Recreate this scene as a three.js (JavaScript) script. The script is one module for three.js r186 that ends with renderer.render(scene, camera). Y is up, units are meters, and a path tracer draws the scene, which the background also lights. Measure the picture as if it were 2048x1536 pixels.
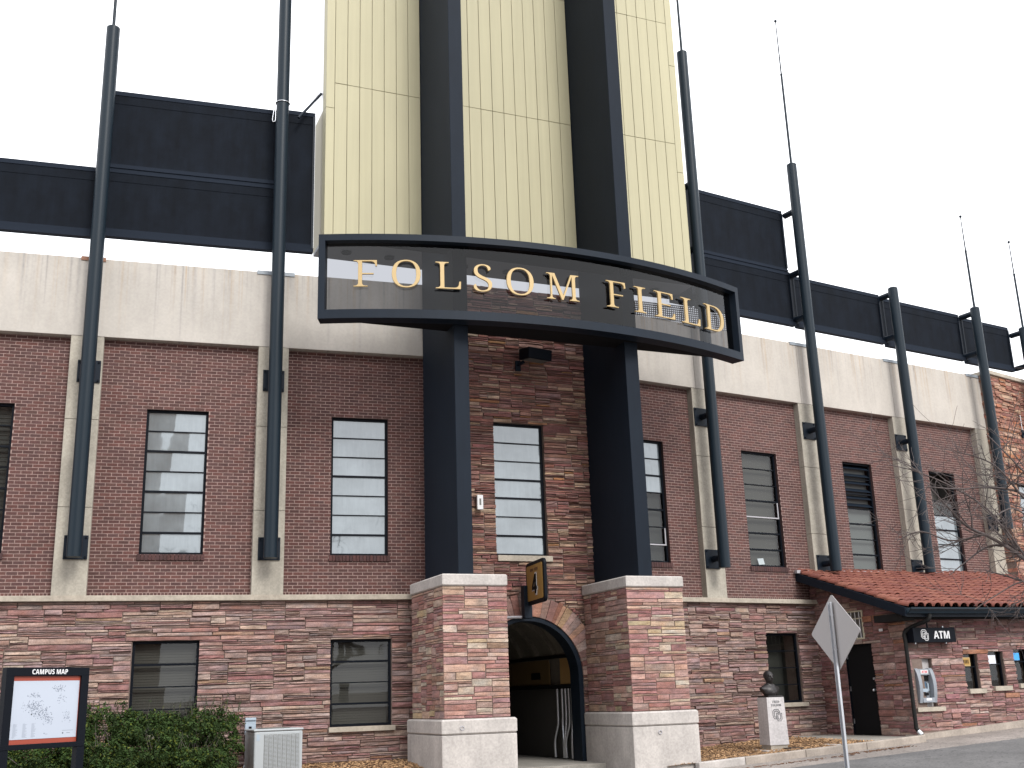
import * as THREE from 'three';
import { mergeGeometries } from 'three/addons/utils/BufferGeometryUtils.js';
import { RoundedBoxGeometry } from 'three/addons/geometries/RoundedBoxGeometry.js';
import { TextGeometry } from 'three/addons/geometries/TextGeometry.js';
import { FontLoader } from 'three/addons/loaders/FontLoader.js';
import { MarchingCubes } from 'three/addons/objects/MarchingCubes.js';

// ------------------------------------------------------------------ camera, sky, sun, exposure
const scene = new THREE.Scene();
const camera = new THREE.PerspectiveCamera(38.32, 4 / 3, 0.1, 2000);
camera.position.set(0, 1.5, 0);
camera.rotation.order = 'YXZ';
camera.rotation.set(0.275, 0, -0.0333);
const SKY = 1.12, SUN = 1.5;
{
  const w = 64, h = 32, d = new Float32Array(w * h * 4);
  for (let j = 0; j < h; j++) for (let i = 0; i < w; i++) {          // rows from the bottom (straight down) to the zenith
    const el = (j + 0.5) / h * Math.PI - Math.PI / 2, k = (j * w + i) * 4;
    const up = Math.max(0, Math.sin(el)), L = SKY * (0.92 + 0.24 * up);    // an even cloud deck, a little brighter overhead
    d[k] = L * 0.985; d[k + 1] = L * 1.0; d[k + 2] = L * 1.035; d[k + 3] = 1;
  }
  const t = new THREE.DataTexture(d, w, h, THREE.RGBAFormat, THREE.FloatType);
  t.mapping = THREE.EquirectangularReflectionMapping; t.magFilter = t.minFilter = THREE.LinearFilter; t.needsUpdate = true;
  scene.background = t; scene.environment = t;
}
const sun = new THREE.DirectionalLight(new THREE.Color(1, 0.97, 0.92), SUN);
sun.position.set(26, 40, 14); sun.target.position.set(2, 3, -24);
sun.castShadow = true; sun.shadow.radius = 34; sun.shadow.mapSize.set(2048, 2048);
Object.assign(sun.shadow.camera, { left: -30, right: 30, top: 30, bottom: -30, near: 1, far: 120 });
scene.add(sun, sun.target);
const renderer = new THREE.WebGLRenderer({ antialias: true });
renderer.toneMapping = THREE.LinearToneMapping;
renderer.toneMappingExposure = 1.95;
renderer.shadowMap.enabled = true;

// ------------------------------------------------------------------ helpers
function rng(seed) { let a = seed >>> 0; return () => { a = (a + 0x6D2B79F5) >>> 0; let t = a; t = Math.imul(t ^ (t >>> 15), t | 1); t ^= t + Math.imul(t ^ (t >>> 7), t | 61); return ((t ^ (t >>> 14)) >>> 0) / 4294967296; }; }
const R = rng(7);
const rr = (a, b, r = R) => a + (b - a) * r();
const pick = (a, r = R) => a[Math.floor(r() * a.length)];
const lin = v => { v /= 255; return v <= 0.04045 ? v / 12.92 : Math.pow((v + 0.055) / 1.055, 2.4); };
const C = (r, g, b, k = 0.86) => new THREE.Color().setRGB(lin(r) * k, lin(g) * k, lin(b) * k);     // colour as seen -> real base colour
const used = {};
function numbered(n) { used[n] = (used[n] ?? -1) + 1; return used[n] ? `${n}_${String(used[n]).padStart(3, '0')}` : n; }
function tag(o, label, category, group) { o.userData = { label, category }; if (group) o.userData.group = group; return o; }
function thing(name, label, category, pos = [0, 0, 0], turn = 0, group) {
  const o = new THREE.Group(); o.name = numbered(name); o.position.set(...pos); o.rotation.y = turn; scene.add(o);
  return tag(o, label, category, group);
}
function mesh(name, geo, mat, parent = scene) {
  if (Array.isArray(geo)) geo = geo.length > 1 ? mergeGeometries(geo.map(g => g.index ? g.toNonIndexed() : g)) : geo[0];
  const m = new THREE.Mesh(geo, mat); m.name = parent === scene ? numbered(name) : name; m.castShadow = m.receiveShadow = true; parent.add(m); return m;
}
function struct(name, geo, mat) { const m = mesh(name, geo, mat); m.userData.kind = 'structure'; return m; }
function metricUV(g) {                                    // uv in metres from position and face direction
  const p = g.attributes.position, n = g.attributes.normal, uv = new Float32Array(p.count * 2);
  for (let i = 0; i < p.count; i++) {
    const ax = Math.abs(n.getX(i)), ay = Math.abs(n.getY(i)), az = Math.abs(n.getZ(i));
    const [u, v] = az >= ax && az >= ay ? [p.getX(i), p.getY(i)] : ax >= ay ? [p.getZ(i), p.getY(i)] : [p.getX(i), p.getZ(i)];
    uv[2 * i] = u; uv[2 * i + 1] = v;
  }
  g.setAttribute('uv', new THREE.BufferAttribute(uv, 2)); return g;
}
function bx(x0, x1, y0, y1, z0, z1) { const g = new THREE.BoxGeometry(x1 - x0, y1 - y0, z1 - z0); g.translate((x0 + x1) / 2, (y0 + y1) / 2, (z0 + z1) / 2); return metricUV(g); }
function rbx(x0, x1, y0, y1, z0, z1, r = 0.012) { const g = new RoundedBoxGeometry(x1 - x0, y1 - y0, z1 - z0, 2, r); g.translate((x0 + x1) / 2, (y0 + y1) / 2, (z0 + z1) / 2); return metricUV(g); }
function cyl(r0, r1, a, b, n = 14) {                       // tapered rod from a (radius r0) to b (radius r1)
  const A = new THREE.Vector3(...a), B = new THREE.Vector3(...b), L = A.distanceTo(B);
  const g = new THREE.CylinderGeometry(r1, r0, L, n, 1); g.translate(0, L / 2, 0);
  g.applyQuaternion(new THREE.Quaternion().setFromUnitVectors(new THREE.Vector3(0, 1, 0), B.clone().sub(A).normalize())); g.translate(...a); return g;
}
function tube(pts, r, seg = 20, n = 8) { return new THREE.TubeGeometry(new THREE.CatmullRomCurve3(pts.map(p => new THREE.Vector3(...p))), seg, r, n); }
function extr(shape, depth, z0, bevel = 0) { const g = new THREE.ExtrudeGeometry(shape, { depth, bevelEnabled: bevel > 0, bevelSize: bevel, bevelThickness: bevel, bevelSegments: 1, curveSegments: 20 }); g.translate(0, 0, z0); return metricUV(g); }
function rectShape(x0, y0, x1, y1) { const s = new THREE.Shape(); s.moveTo(x0, y0); s.lineTo(x1, y0); s.lineTo(x1, y1); s.lineTo(x0, y1); s.closePath(); return s; }
function holePath(o) { const h = new THREE.Path(); h.moveTo(o.x0, o.y0); h.lineTo(o.x0, o.y1); h.lineTo(o.x1, o.y1); h.lineTo(o.x1, o.y0); h.closePath(); return h; }

// ------------------------------------------------------------------ textures
function hash(x, y, s) { let h = Math.imul(x, 374761393) ^ Math.imul(y, 668265263) ^ Math.imul(s, 1442695041); h = Math.imul(h ^ (h >>> 13), 1274126177); return ((h ^ (h >>> 16)) >>> 0) / 4294967296; }
function vn(x, y, px, py, s) {                            // tileable value noise
  const i = Math.floor(x), j = Math.floor(y), f = x - i, g = y - j, u = f * f * (3 - 2 * f), v = g * g * (3 - 2 * g);
  const m = (a, n) => ((a % n) + n) % n, H = (a, b) => hash(m(a, px), m(b, py), s);
  return (H(i, j) * (1 - u) + H(i + 1, j) * u) * (1 - v) + (H(i, j + 1) * (1 - u) + H(i + 1, j + 1) * u) * v;
}
function fbm(u, v, nx, ny, s, oct = 4) { let a = 0, w = 0.5, t = 0; for (let k = 0; k < oct; k++) { a += w * vn(u * nx, v * ny, nx, ny, s + k); t += w; w *= 0.55; nx *= 2; ny *= 2; } return a / t; }
function tex(size, fn, repeat = 1, srgb = true, sizeY = size, repeatY = repeat) {
  const d = new Uint8Array(size * sizeY * 4);
  for (let j = 0; j < sizeY; j++) for (let i = 0; i < size; i++) {
    const c = fn(i / size, j / sizeY), k = (j * size + i) * 4;
    const a = Array.isArray(c) ? c : [c, c, c];
    for (let q = 0; q < 3; q++) d[k + q] = Math.max(0, Math.min(255, a[q] * 255)); d[k + 3] = 255;
  }
  const t = new THREE.DataTexture(d, size, sizeY); t.wrapS = t.wrapT = THREE.RepeatWrapping; t.magFilter = THREE.LinearFilter; t.minFilter = THREE.LinearMipmapLinearFilter; t.generateMipmaps = true;
  t.repeat.set(repeat, repeatY); if (srgb) t.colorSpace = THREE.SRGBColorSpace; t.needsUpdate = true; return t;
}
const grainTex = tex(512, (u, v) => {                    // sandstone: bedding lines, blotches, pits
  const bed = fbm(u, v, 6, 48, 11, 3), blot = fbm(u, v, 7, 9, 31, 4), pit = fbm(u, v, 90, 90, 5, 2);
  const t = 0.80 + 0.22 * (bed - 0.5) + 0.30 * (blot - 0.5) + 0.22 * (pit - 0.5);
  const warm = 0.10 * (fbm(u, v, 5, 8, 71, 3) - 0.5);
  return [t + warm, t, t - warm * 0.8];
}, 0.8);
const grainBump = tex(512, (u, v) => 0.5 * fbm(u, v, 14, 60, 12, 3) + 0.5 * fbm(u, v, 40, 40, 44, 3), 0.8, false);
const brickTex = tex(256, (u, v) => 0.86 + 0.26 * (fbm(u, v, 60, 40, 3, 3) - 0.5) + 0.12 * (fbm(u, v, 5, 5, 9, 3) - 0.5), 1);
function stainTex(seed, rust, amount) {                  // weathered concrete with drip stains running down from the top edge
  const w = 1024, h = 256, r = rng(seed), st = [];
  for (let k = 0; k < 150; k++) st.push({ x: r(), w: 0.0016 + 0.006 * r() * r(), len: 0.2 + 1.1 * r(), a: amount * (0.08 + 0.55 * r() * r()), rust: r() < rust, wob: r() * 9 });
  const col = Array.from({ length: w }, () => []);
  st.forEach(s => { const i0 = Math.floor((s.x - s.w * 3) * w), i1 = Math.ceil((s.x + s.w * 3) * w); for (let i = i0; i <= i1; i++) col[((i % w) + w) % w].push([s, (i / w - s.x) / s.w]); });
  return tex(w, (u, v) => {
    const m = 0.89 + 0.06 * (fbm(u, v, 14, 3, seed, 3) - 0.5) + 0.05 * (fbm(u, v, 60, 4, seed + 7, 3) - 0.5) + 0.05 * (fbm(u, v, 200, 50, seed + 3, 2) - 0.5);
    let R0 = m, G0 = m, B0 = m;
    for (const [s, dx] of col[Math.min(w - 1, Math.floor(u * w))]) {
      const down = (1 - v) / s.len; if (down > 1) continue;
      const k = s.a * Math.exp(-dx * dx * 1.2) * (1 - down) * (0.45 + fbm(u, v, 300, 12, seed + 20, 2));
      if (s.rust) { R0 -= 0.05 * k; G0 -= 0.13 * k; B0 -= 0.22 * k; } else { R0 -= 0.22 * k; G0 -= 0.21 * k; B0 -= 0.19 * k; }
    }
    return [R0, G0 * 0.995, B0 * 0.985];
  }, 1 / 7.4, true, h, 1 / 1.69);
}
const concreteTex = tex(512, (u, v) => { const t = 0.84 + 0.16 * (fbm(u, v, 5, 5, 21, 4) - 0.5) + 0.12 * (fbm(u, v, 70, 70, 22, 2) - 0.5) + 0.08 * (fbm(u, v, 26, 3, 23, 3) - 0.5); return [t, t * 0.995, t * 0.985]; }, 0.5);
const paintTex = tex(256, (u, v) => 0.86 + 0.10 * (fbm(u, v, 4, 3, 61, 4) - 0.5) + 0.06 * (fbm(u, v, 40, 9, 62, 2) - 0.5), 0.3);
const asphaltTex = tex(512, (u, v) => { const t = 0.80 + 0.30 * (fbm(u, v, 120, 120, 41, 2) - 0.5) + 0.20 * (fbm(u, v, 4, 4, 42, 4) - 0.5); const cr = Math.abs(fbm(u, v, 5, 5, 49, 4) - 0.5) < 0.006 ? 0.72 : 1; return t * cr; }, 0.33);
const mulchTex = tex(512, (u, v) => { const a = fbm(u, v, 40, 90, 51, 3), b = fbm(u, v, 90, 40, 52, 3), t = Math.max(a, b); return [0.35 + 0.9 * (t - 0.35), 0.33 + 0.85 * (t - 0.37), 0.30 + 0.75 * (t - 0.39)]; }, 0.8);
const meshTex = tex(512, (u, v) => { const t = 0.74 + 0.30 * (fbm(u, v, 6, 6, 81, 4) - 0.5) + 0.18 * (fbm(u, v, 24, 3, 83, 3) - 0.5); const wv = ((Math.floor(u * 128) + Math.floor(v * 128)) & 1) ? 1 : 0.86; return t * wv; }, 0.45);
const glassTex = tex(256, (u, v) => 0.84 + 0.3 * (fbm(u, v, 3, 4, 95, 4) - 0.5) + 0.10 * (fbm(u, v, 40, 5, 96, 3) - 0.5), 0.6);
const creamTex = tex(512, (u, v) => { const t = 0.93 + 0.055 * (fbm(u, v, 60, 2, 101, 4) - 0.5) + 0.04 * (fbm(u, v, 5, 4, 102, 4) - 0.5); return [t, t, t * 0.995]; }, 0.22);
const tileTex = tex(256, (u, v) => { const t = 0.82 + 0.3 * (fbm(u, v, 5, 6, 91, 4) - 0.5) + 0.12 * (fbm(u, v, 60, 60, 92, 2) - 0.5); return [t, t, t]; }, 1.2);

// ------------------------------------------------------------------ materials
const std = (color, roughness = 0.9, o = {}) => new THREE.MeshStandardMaterial({ color, roughness, ...o });
const phys = (color, roughness, specularIntensity, o = {}) => new THREE.MeshPhysicalMaterial({ color, roughness, specularIntensity, ...o });
const M = {
  stone: std(0xffffff, 0.92, { vertexColors: true, map: grainTex, bumpMap: grainBump, bumpScale: 0.004 }),
  brick: std(0xffffff, 0.93, { vertexColors: true, map: brickTex }),
  brickMortar: std(C(186, 160, 152), 0.95, { map: brickTex }),
  brickReveal: std(C(84, 58, 56), 0.95, { map: brickTex }),
  stoneMortar: std(C(140, 122, 114), 0.97, { map: concreteTex }),
  band: std(C(203, 198, 192), 0.9, { map: stainTex(5, 0.4, 1.1) }),
  bandRight: std(C(205, 199, 192), 0.9, { map: stainTex(19, 0.6, 0.9) }),
  pilaster: std(C(194, 188, 176), 0.92, { map: concreteTex }),
  limestone: std(C(212, 206, 203), 0.85, { map: concreteTex }),
  pedestal: std(C(232, 228, 230), 0.8, { map: concreteTex }),
  sill: std(C(200, 190, 176), 0.9, { map: concreteTex }),
  black: phys(new THREE.Color(0.0095, 0.0165, 0.028), 0.5, 0.34, { map: paintTex }),
  mast: phys(new THREE.Color(0.0095, 0.017, 0.025), 0.4, 0.38),
  frame: phys(new THREE.Color(0.005, 0.0065, 0.010), 0.5, 0.16),
  screen: phys(new THREE.Color(0.0095, 0.0148, 0.0255), 0.8, 0.25, { map: meshTex }),
  column: phys(new THREE.Color(0.0105, 0.0165, 0.027), 0.62, 0.24, { map: paintTex }),
  rail: phys(new THREE.Color(0.010, 0.015, 0.025), 0.75, 0.25),
  cream: std(new THREE.Color(0.445, 0.412, 0.268), 0.62, { map: creamTex }),
  creamB: std(new THREE.Color(0.437, 0.404, 0.262), 0.62, { map: creamTex }),
  creamDark: std(new THREE.Color(0.34, 0.315, 0.235), 0.7),
  white: std(new THREE.Color(0.78, 0.79, 0.82), 0.35),
  soffit: std(new THREE.Color(0.20, 0.215, 0.235), 0.7),
  dark: phys(new THREE.Color(0.006, 0.006, 0.007), 0.8, 0.3),
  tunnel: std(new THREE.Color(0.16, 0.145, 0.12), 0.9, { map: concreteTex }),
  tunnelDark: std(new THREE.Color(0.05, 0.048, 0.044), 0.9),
  ochre: std(new THREE.Color(0.36, 0.22, 0.08), 0.7),
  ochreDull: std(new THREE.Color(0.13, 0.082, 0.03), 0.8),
  galv: std(new THREE.Color(0.55, 0.57, 0.6), 0.38, { metalness: 0.85 }),
  galvDull: std(new THREE.Color(0.36, 0.35, 0.37), 0.62, { metalness: 0.35 }),
  gold: std(new THREE.Color(0.41, 0.295, 0.135), 0.5, { metalness: 0.1 }),
  goldPaint: std(new THREE.Color(0.36, 0.205, 0.045), 0.5),
  tile: std(0xffffff, 0.82, { vertexColors: true, map: tileTex }),
  deck: phys(new THREE.Color(0.010, 0.010, 0.010), 0.7, 0.4),
  bronze: std(new THREE.Color(0.020, 0.017, 0.017), 0.4, { metalness: 0.35 }),
  ac: std(new THREE.Color(0.33, 0.355, 0.37), 0.5),
  acDark: std(new THREE.Color(0.13, 0.13, 0.12), 0.7),
  boxBlue: std(new THREE.Color(0.30, 0.36, 0.42), 0.45),
  letterWhite: std(new THREE.Color(0.62, 0.62, 0.63), 0.5),
  mapRed: std(new THREE.Color(0.26, 0.040, 0.018), 0.5),
  bark: std(new THREE.Color(0.135, 0.108, 0.104), 0.92, { map: grainTex }),
  asphalt: std(new THREE.Color(0.17, 0.165, 0.165), 0.93, { map: asphaltTex }),
  ground: std(new THREE.Color(0.36, 0.315, 0.285), 0.95, { map: asphaltTex }),
  kerb: std(new THREE.Color(0.46, 0.40, 0.35), 0.92, { map: concreteTex }),
  paving: std(new THREE.Color(0.36, 0.34, 0.31), 0.92, { map: concreteTex }),
  mulch: std(C(166, 132, 100, 0.9), 1, { map: mulchTex }),
  atm: std(new THREE.Color(0.22, 0.24, 0.27), 0.45),
  atmPanel: std(new THREE.Color(0.36, 0.34, 0.34), 0.6),
  // window glass: clear panes, and panes with a pale mirror film
  clear: new THREE.MeshPhysicalMaterial({ color: new THREE.Color(0.75, 0.78, 0.76), roughness: 0.01, transmission: 1, thickness: 0, ior: 1.45 }),
  film: new THREE.MeshPhysicalMaterial({ color: new THREE.Color(0.205, 0.240, 0.262), roughness: 0.02, ior: 2.3, specularColor: new THREE.Color(0.94, 0.98, 1), map: glassTex }),
  tint: new THREE.MeshPhysicalMaterial({ color: new THREE.Color(0.275, 0.28, 0.295), roughness: 0, transmission: 1, thickness: 0, ior: 1.35 }),
  blindPale: std(new THREE.Color(0.55, 0.57, 0.57), 0.9),
  blindGrey: std(new THREE.Color(0.030, 0.030, 0.030), 0.9),
  blindTan: std(new THREE.Color(0.058, 0.053, 0.048), 0.9),
  blindMid: std(new THREE.Color(0.12, 0.125, 0.125), 0.9),
  paper: std(new THREE.Color(0.6, 0.62, 0.68), 0.8), paperBlue: std(new THREE.Color(0.05, 0.32, 0.72), 0.7),
  rust: std(new THREE.Color(0.24, 0.12, 0.075), 0.8), flash: std(new THREE.Color(0.22, 0.25, 0.28), 0.5),
};
const fonts = new FontLoader();
const serif = await fonts.loadAsync('fonts/droid/droid_serif_bold.typeface.json');
const serifR = await fonts.loadAsync('fonts/droid/droid_serif_regular.typeface.json');
const sansB = await fonts.loadAsync('fonts/droid/droid_sans_bold.typeface.json');
const sansR = await fonts.loadAsync('fonts/droid/droid_sans_regular.typeface.json');
function textGeo(str, font, x0, x1, y0, y1, depth, z, thin = 0) {   // lettering stretched into a box
  const g = new TextGeometry(str, { font, size: 1, depth, curveSegments: 6, bevelEnabled: thin > 0, bevelSize: thin * 0.3, bevelOffset: -thin, bevelThickness: 0.006, bevelSegments: 1 }); g.computeBoundingBox(); const b = g.boundingBox;
  g.translate(-b.min.x, -b.min.y, -b.min.z); g.scale((x1 - x0) / (b.max.x - b.min.x), (y1 - y0) / (b.max.y - b.min.y), 1); g.translate(x0, y0, z); return g;
}

// ------------------------------------------------------------------ masonry
function setColor(g, c) { const n = g.attributes.position.count, a = new Float32Array(n * 3); for (let i = 0; i < n; i++) { a[3 * i] = c.r; a[3 * i + 1] = c.g; a[3 * i + 2] = c.b; } g.setAttribute('color', new THREE.BufferAttribute(a, 3)); return g; }
const CAM = new THREE.Vector3(0, 1.5, 0);
// pieces: [{geo, size}] in the frame of `owner`; the 300 that show largest become parts of `host`, the rest one part of the thing
function lay(pieces, name, mat, host, owner, limit = 300) {
  owner.updateMatrixWorld(true); const v = new THREE.Vector3();
  for (const p of pieces) { v.set(...p.at).applyMatrix4(owner.matrixWorld); const d = v.clone().sub(CAM); const ndc = v.clone().project(camera); const out = Math.abs(ndc.x) > 1.02 || Math.abs(ndc.y) > 1.02 ? 0.001 : 1; p.show = out * p.size / d.lengthSq(); }
  pieces.sort((a, b) => b.show - a.show);
  for (const p of pieces.slice(0, limit)) mesh(name, p.geo, mat, host);
  const rest = pieces.slice(limit);
  if (rest.length) { const m = mesh(name + 's', rest.map(p => p.geo), mat, owner); m.userData.kind = 'stuff'; }
}
camera.aspect = 4 / 3; camera.updateProjectionMatrix(); camera.updateMatrixWorld(true);
const brickTones = [[99, 67, 65], [94, 63, 62], [104, 69, 66], [90, 62, 62], [97, 69, 66], [101, 65, 62], [92, 65, 65], [87, 59, 58]];
function bricks(u0, u1, y0, y1, z, holes, r) {
  const out = [], P = 0.2045, course = 0.0673, j = 0.0135, rows = Math.floor((y1 - y0) / course);
  const add = (a, b, ya, yb, zz = z) => {
    const g = new THREE.BoxGeometry(b - a, yb - ya, 0.02); g.translate((a + b) / 2, (ya + yb) / 2, zz - 0.01); metricUV(g);
    const t = pick(brickTones, r), k = rr(0.88, 1.1, r); out.push({ geo: setColor(g, C(t[0], t[1], t[2] - 2, 0.97 * k)), size: (b - a) * (yb - ya), at: [(a + b) / 2, (ya + yb) / 2, zz] });
  };
  for (let k = 0; k < rows; k++) {
    const ya = y0 + k * course, yb = ya + course - j, head = k === 0;                 // first course: headers on edge
    const step = head ? 0.0682 : P; let x = u0 - (head ? 0 : (k % 2) * P / 2);
    for (; x < u1; x += step) {
      let segs = [[Math.max(x, u0), Math.min(x + step - j, u1)]];
      for (const h of holes) if (yb > h.y0 && ya < h.y1) segs = segs.flatMap(([a, b]) => b <= h.x0 || a >= h.x1 ? [[a, b]] : [[a, Math.min(b, h.x0)], [Math.max(a, h.x1), b]].filter(([p, q]) => q - p > 0.015));
      for (const [a, b] of segs) if (b - a > 0.015) add(a, b, ya, yb, z + rr(-0.0015, 0.0015, r));
    }
  }
  return out;
}
// random coursed ledge stone: always fills the lowest ledge, so joints break and courses interlock
function ledge(W, H, holes, r, o) {
  const cx = 0.04, n = Math.round(W / cx), sky = new Float32Array(n), out = [], eps = 1e-4;
  const jump = () => { for (let pass = 0; pass < 2; pass++) for (let i = 0; i < n; i++) for (const h of holes) { const xm = (i + 0.5) * cx; if (xm > h.x0 && xm < h.x1 && sky[i] >= h.y0 - eps && sky[i] < h.y1 - eps) sky[i] = h.y1; } };
  jump();
  for (let guard = 0; guard < 60000; guard++) {
    let lo = 0; for (let i = 1; i < n; i++) if (sky[i] < sky[lo] - eps) lo = i;
    const y = sky[lo]; if (y >= H - 0.008) break;
    let j = lo; while (j < n && Math.abs(sky[j] - y) < eps) j++;
    let len = j - lo, w = Math.max(3, Math.round(pick(o.w, r) * rr(0.75, 1.3, r) / cx));
    if (len < w * 1.4 || len - w < 6) w = len; w = Math.min(w, Math.max(len > 30 ? 30 : len, 1));
    let h = pick(o.h, r);
    if (r() < 0.45) { const L = lo > 0 ? sky[lo - 1] - y : 0; if (L > 0.03 && L < 0.19) h = L; }
    if (len < 7) { const a = lo > 0 ? sky[lo - 1] - y : 9, b = j < n ? sky[j] - y : 9, m = Math.min(a, b); if (m > 0.022 && m < 0.24) h = m; }
    for (let i = lo; i < lo + w; i++) for (const q of holes) { const xm = (i + 0.5) * cx; if (xm > q.x0 && xm < q.x1 && y < q.y0 - eps && y + h > q.y0 - 0.028) h = q.y0 - y; }
    if (y + h > H - 0.03) h = H - y;
    out.push({ x: lo * cx, y, w: w * cx, h });
    for (let i = lo; i < lo + w; i++) sky[i] = y + h;
    jump();
  }
  return out;
}
function stoneGeo(s, z0, prot, r, color, o) {
  const gap = o.gap ?? 0.005, x0 = s.x + gap * rr(0.5, 1.3, r), x1 = s.x + s.w - gap * rr(0.5, 1.3, r), y0 = s.y + gap * rr(0.5, 1.2, r), y1 = s.y + s.h - gap * rr(0.5, 1.2, r);
  const nx = Math.min(6, Math.max(3, Math.ceil((x1 - x0) / 0.14) + 1)), ny = 3, P = [], rough = o.rough ?? 0.008, tilt = rr(-0.5, 0.5, r) * rough * 2;
  for (let j = 0; j < ny; j++) for (let i = 0; i < nx; i++) {
    const e = i === 0 || i === nx - 1, f = j === 0 || j === ny - 1, inx = o.inset ?? 0.004;
    let x = x0 + (x1 - x0) * i / (nx - 1), y = y0 + (y1 - y0) * (f ? j / (ny - 1) : rr(0.35, 0.65, r)), z = z0 + prot + rr(-1, 1, r) * rough + tilt * (j - 1);
    if (i === 0) x += rr(0, 2, r) * inx; if (i === nx - 1) x -= rr(0, 2, r) * inx; if (!e) x += rr(-0.2, 0.2, r) * (x1 - x0) / nx;
    if (j === 0) y += rr(0, 1.6, r) * inx; if (j === ny - 1) y -= rr(0, 1.6, r) * inx;
    if (e || f) z -= rr(0.3, 1, r) * (o.edge ?? 0.008);
    P.push([x, y, z]);
  }
  const pos = [], q = (a, b, c, d) => { pos.push(...a, ...b, ...c, ...a, ...c, ...d); }, at = (i, j) => P[j * nx + i];
  for (let j = 0; j < ny - 1; j++) for (let i = 0; i < nx - 1; i++) q(at(i, j), at(i + 1, j), at(i + 1, j + 1), at(i, j + 1));
  const zb = z0 - 0.03, bk = p => [Math.min(x1, Math.max(x0, p[0])), p[1], zb];
  for (let i = 0; i < nx - 1; i++) { q(bk(at(i, 0)), bk(at(i + 1, 0)), at(i + 1, 0), at(i, 0)); q(at(i, ny - 1), at(i + 1, ny - 1), bk(at(i + 1, ny - 1)), bk(at(i, ny - 1))); }
  for (let j = 0; j < ny - 1; j++) { q(bk(at(0, j + 1)), bk(at(0, j)), at(0, j), at(0, j + 1)); q(at(nx - 1, j + 1), at(nx - 1, j), bk(at(nx - 1, j)), bk(at(nx - 1, j + 1))); }
  const g = new THREE.BufferGeometry(); g.setAttribute('position', new THREE.Float32BufferAttribute(pos, 3)); g.computeVertexNormals(); metricUV(g);
  const du = r() * 5, dv = r() * 5, uv = g.attributes.uv; for (let i = 0; i < uv.count; i++) uv.setXY(i, uv.getX(i) + du, uv.getY(i) + dv);
  return setColor(g, color);
}
const palettes = {
  left: [[176, 148, 138, 5], [166, 134, 126, 5], [156, 114, 108, 5], [186, 162, 148, 4], [174, 144, 128, 4], [148, 102, 98, 3], [196, 176, 158, 3.5], [156, 138, 132, 3], [186, 150, 112, .5]],
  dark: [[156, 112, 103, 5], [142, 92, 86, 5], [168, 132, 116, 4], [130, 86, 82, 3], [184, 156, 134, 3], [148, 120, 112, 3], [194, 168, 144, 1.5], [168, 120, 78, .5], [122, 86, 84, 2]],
  pier: [[184, 140, 134, 5], [172, 122, 117, 5], [194, 158, 146, 4], [160, 112, 107, 2.5], [204, 174, 154, 3], [214, 196, 176, 2.6], [178, 148, 138, 3], [204, 180, 144, 1.0], [170, 136, 118, 2]],
  gate: [[166, 124, 119, 5], [154, 108, 105, 5], [180, 146, 136, 3], [142, 98, 95, 3], [200, 178, 164, 2.4], [160, 126, 118, 3], [176, 124, 92, 1], [150, 112, 108, 2]],
  block: [[178, 128, 110, 5], [164, 108, 92, 5], [196, 156, 132, 4], [206, 172, 146, 3], [150, 98, 86, 3], [182, 118, 84, 1.5]],
};
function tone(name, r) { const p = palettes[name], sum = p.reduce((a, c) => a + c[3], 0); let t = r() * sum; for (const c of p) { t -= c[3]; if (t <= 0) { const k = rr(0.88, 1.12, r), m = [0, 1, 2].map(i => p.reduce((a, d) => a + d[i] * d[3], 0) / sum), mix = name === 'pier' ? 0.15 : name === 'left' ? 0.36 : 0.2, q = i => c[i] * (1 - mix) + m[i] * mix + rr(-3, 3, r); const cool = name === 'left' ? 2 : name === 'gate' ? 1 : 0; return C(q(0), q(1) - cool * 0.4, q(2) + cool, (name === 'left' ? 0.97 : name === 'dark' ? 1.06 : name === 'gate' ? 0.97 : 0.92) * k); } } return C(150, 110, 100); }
// a stone face from (x0,y0) to (x1,y1) at z in the thing's frame; xf moves it to another side of the thing
function stones(x0, x1, y0, y1, z, holes, pal, seed, o = {}, xf) {
  const r = rng(seed), opt = { w: [0.3, 0.4, 0.5, 0.6, 0.75, 0.9, 1.1], h: [0.025, 0.03, 0.035, 0.04, 0.045, 0.05, 0.06, 0.07, 0.085, 0.11], ...o };
  const local = holes.map(h => ({ x0: h.x0 - x0, x1: h.x1 - x0, y0: h.y0 - y0, y1: h.y1 - y0 }));
  return ledge(x1 - x0, y1 - y0, local, r, opt).map(s => {
    s.x += x0; s.y += y0; const prot = (opt.prot ?? 0.035) * Math.pow(r(), 1.4);
    const g = stoneGeo(s, z, prot, r, tone(pal, r), opt), at = new THREE.Vector3(s.x + s.w / 2, s.y + s.h / 2, z); if (xf) { g.applyMatrix4(xf); at.applyMatrix4(xf); }
    return { geo: g, size: s.w * s.h, at: at.toArray() };
  });
}

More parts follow.
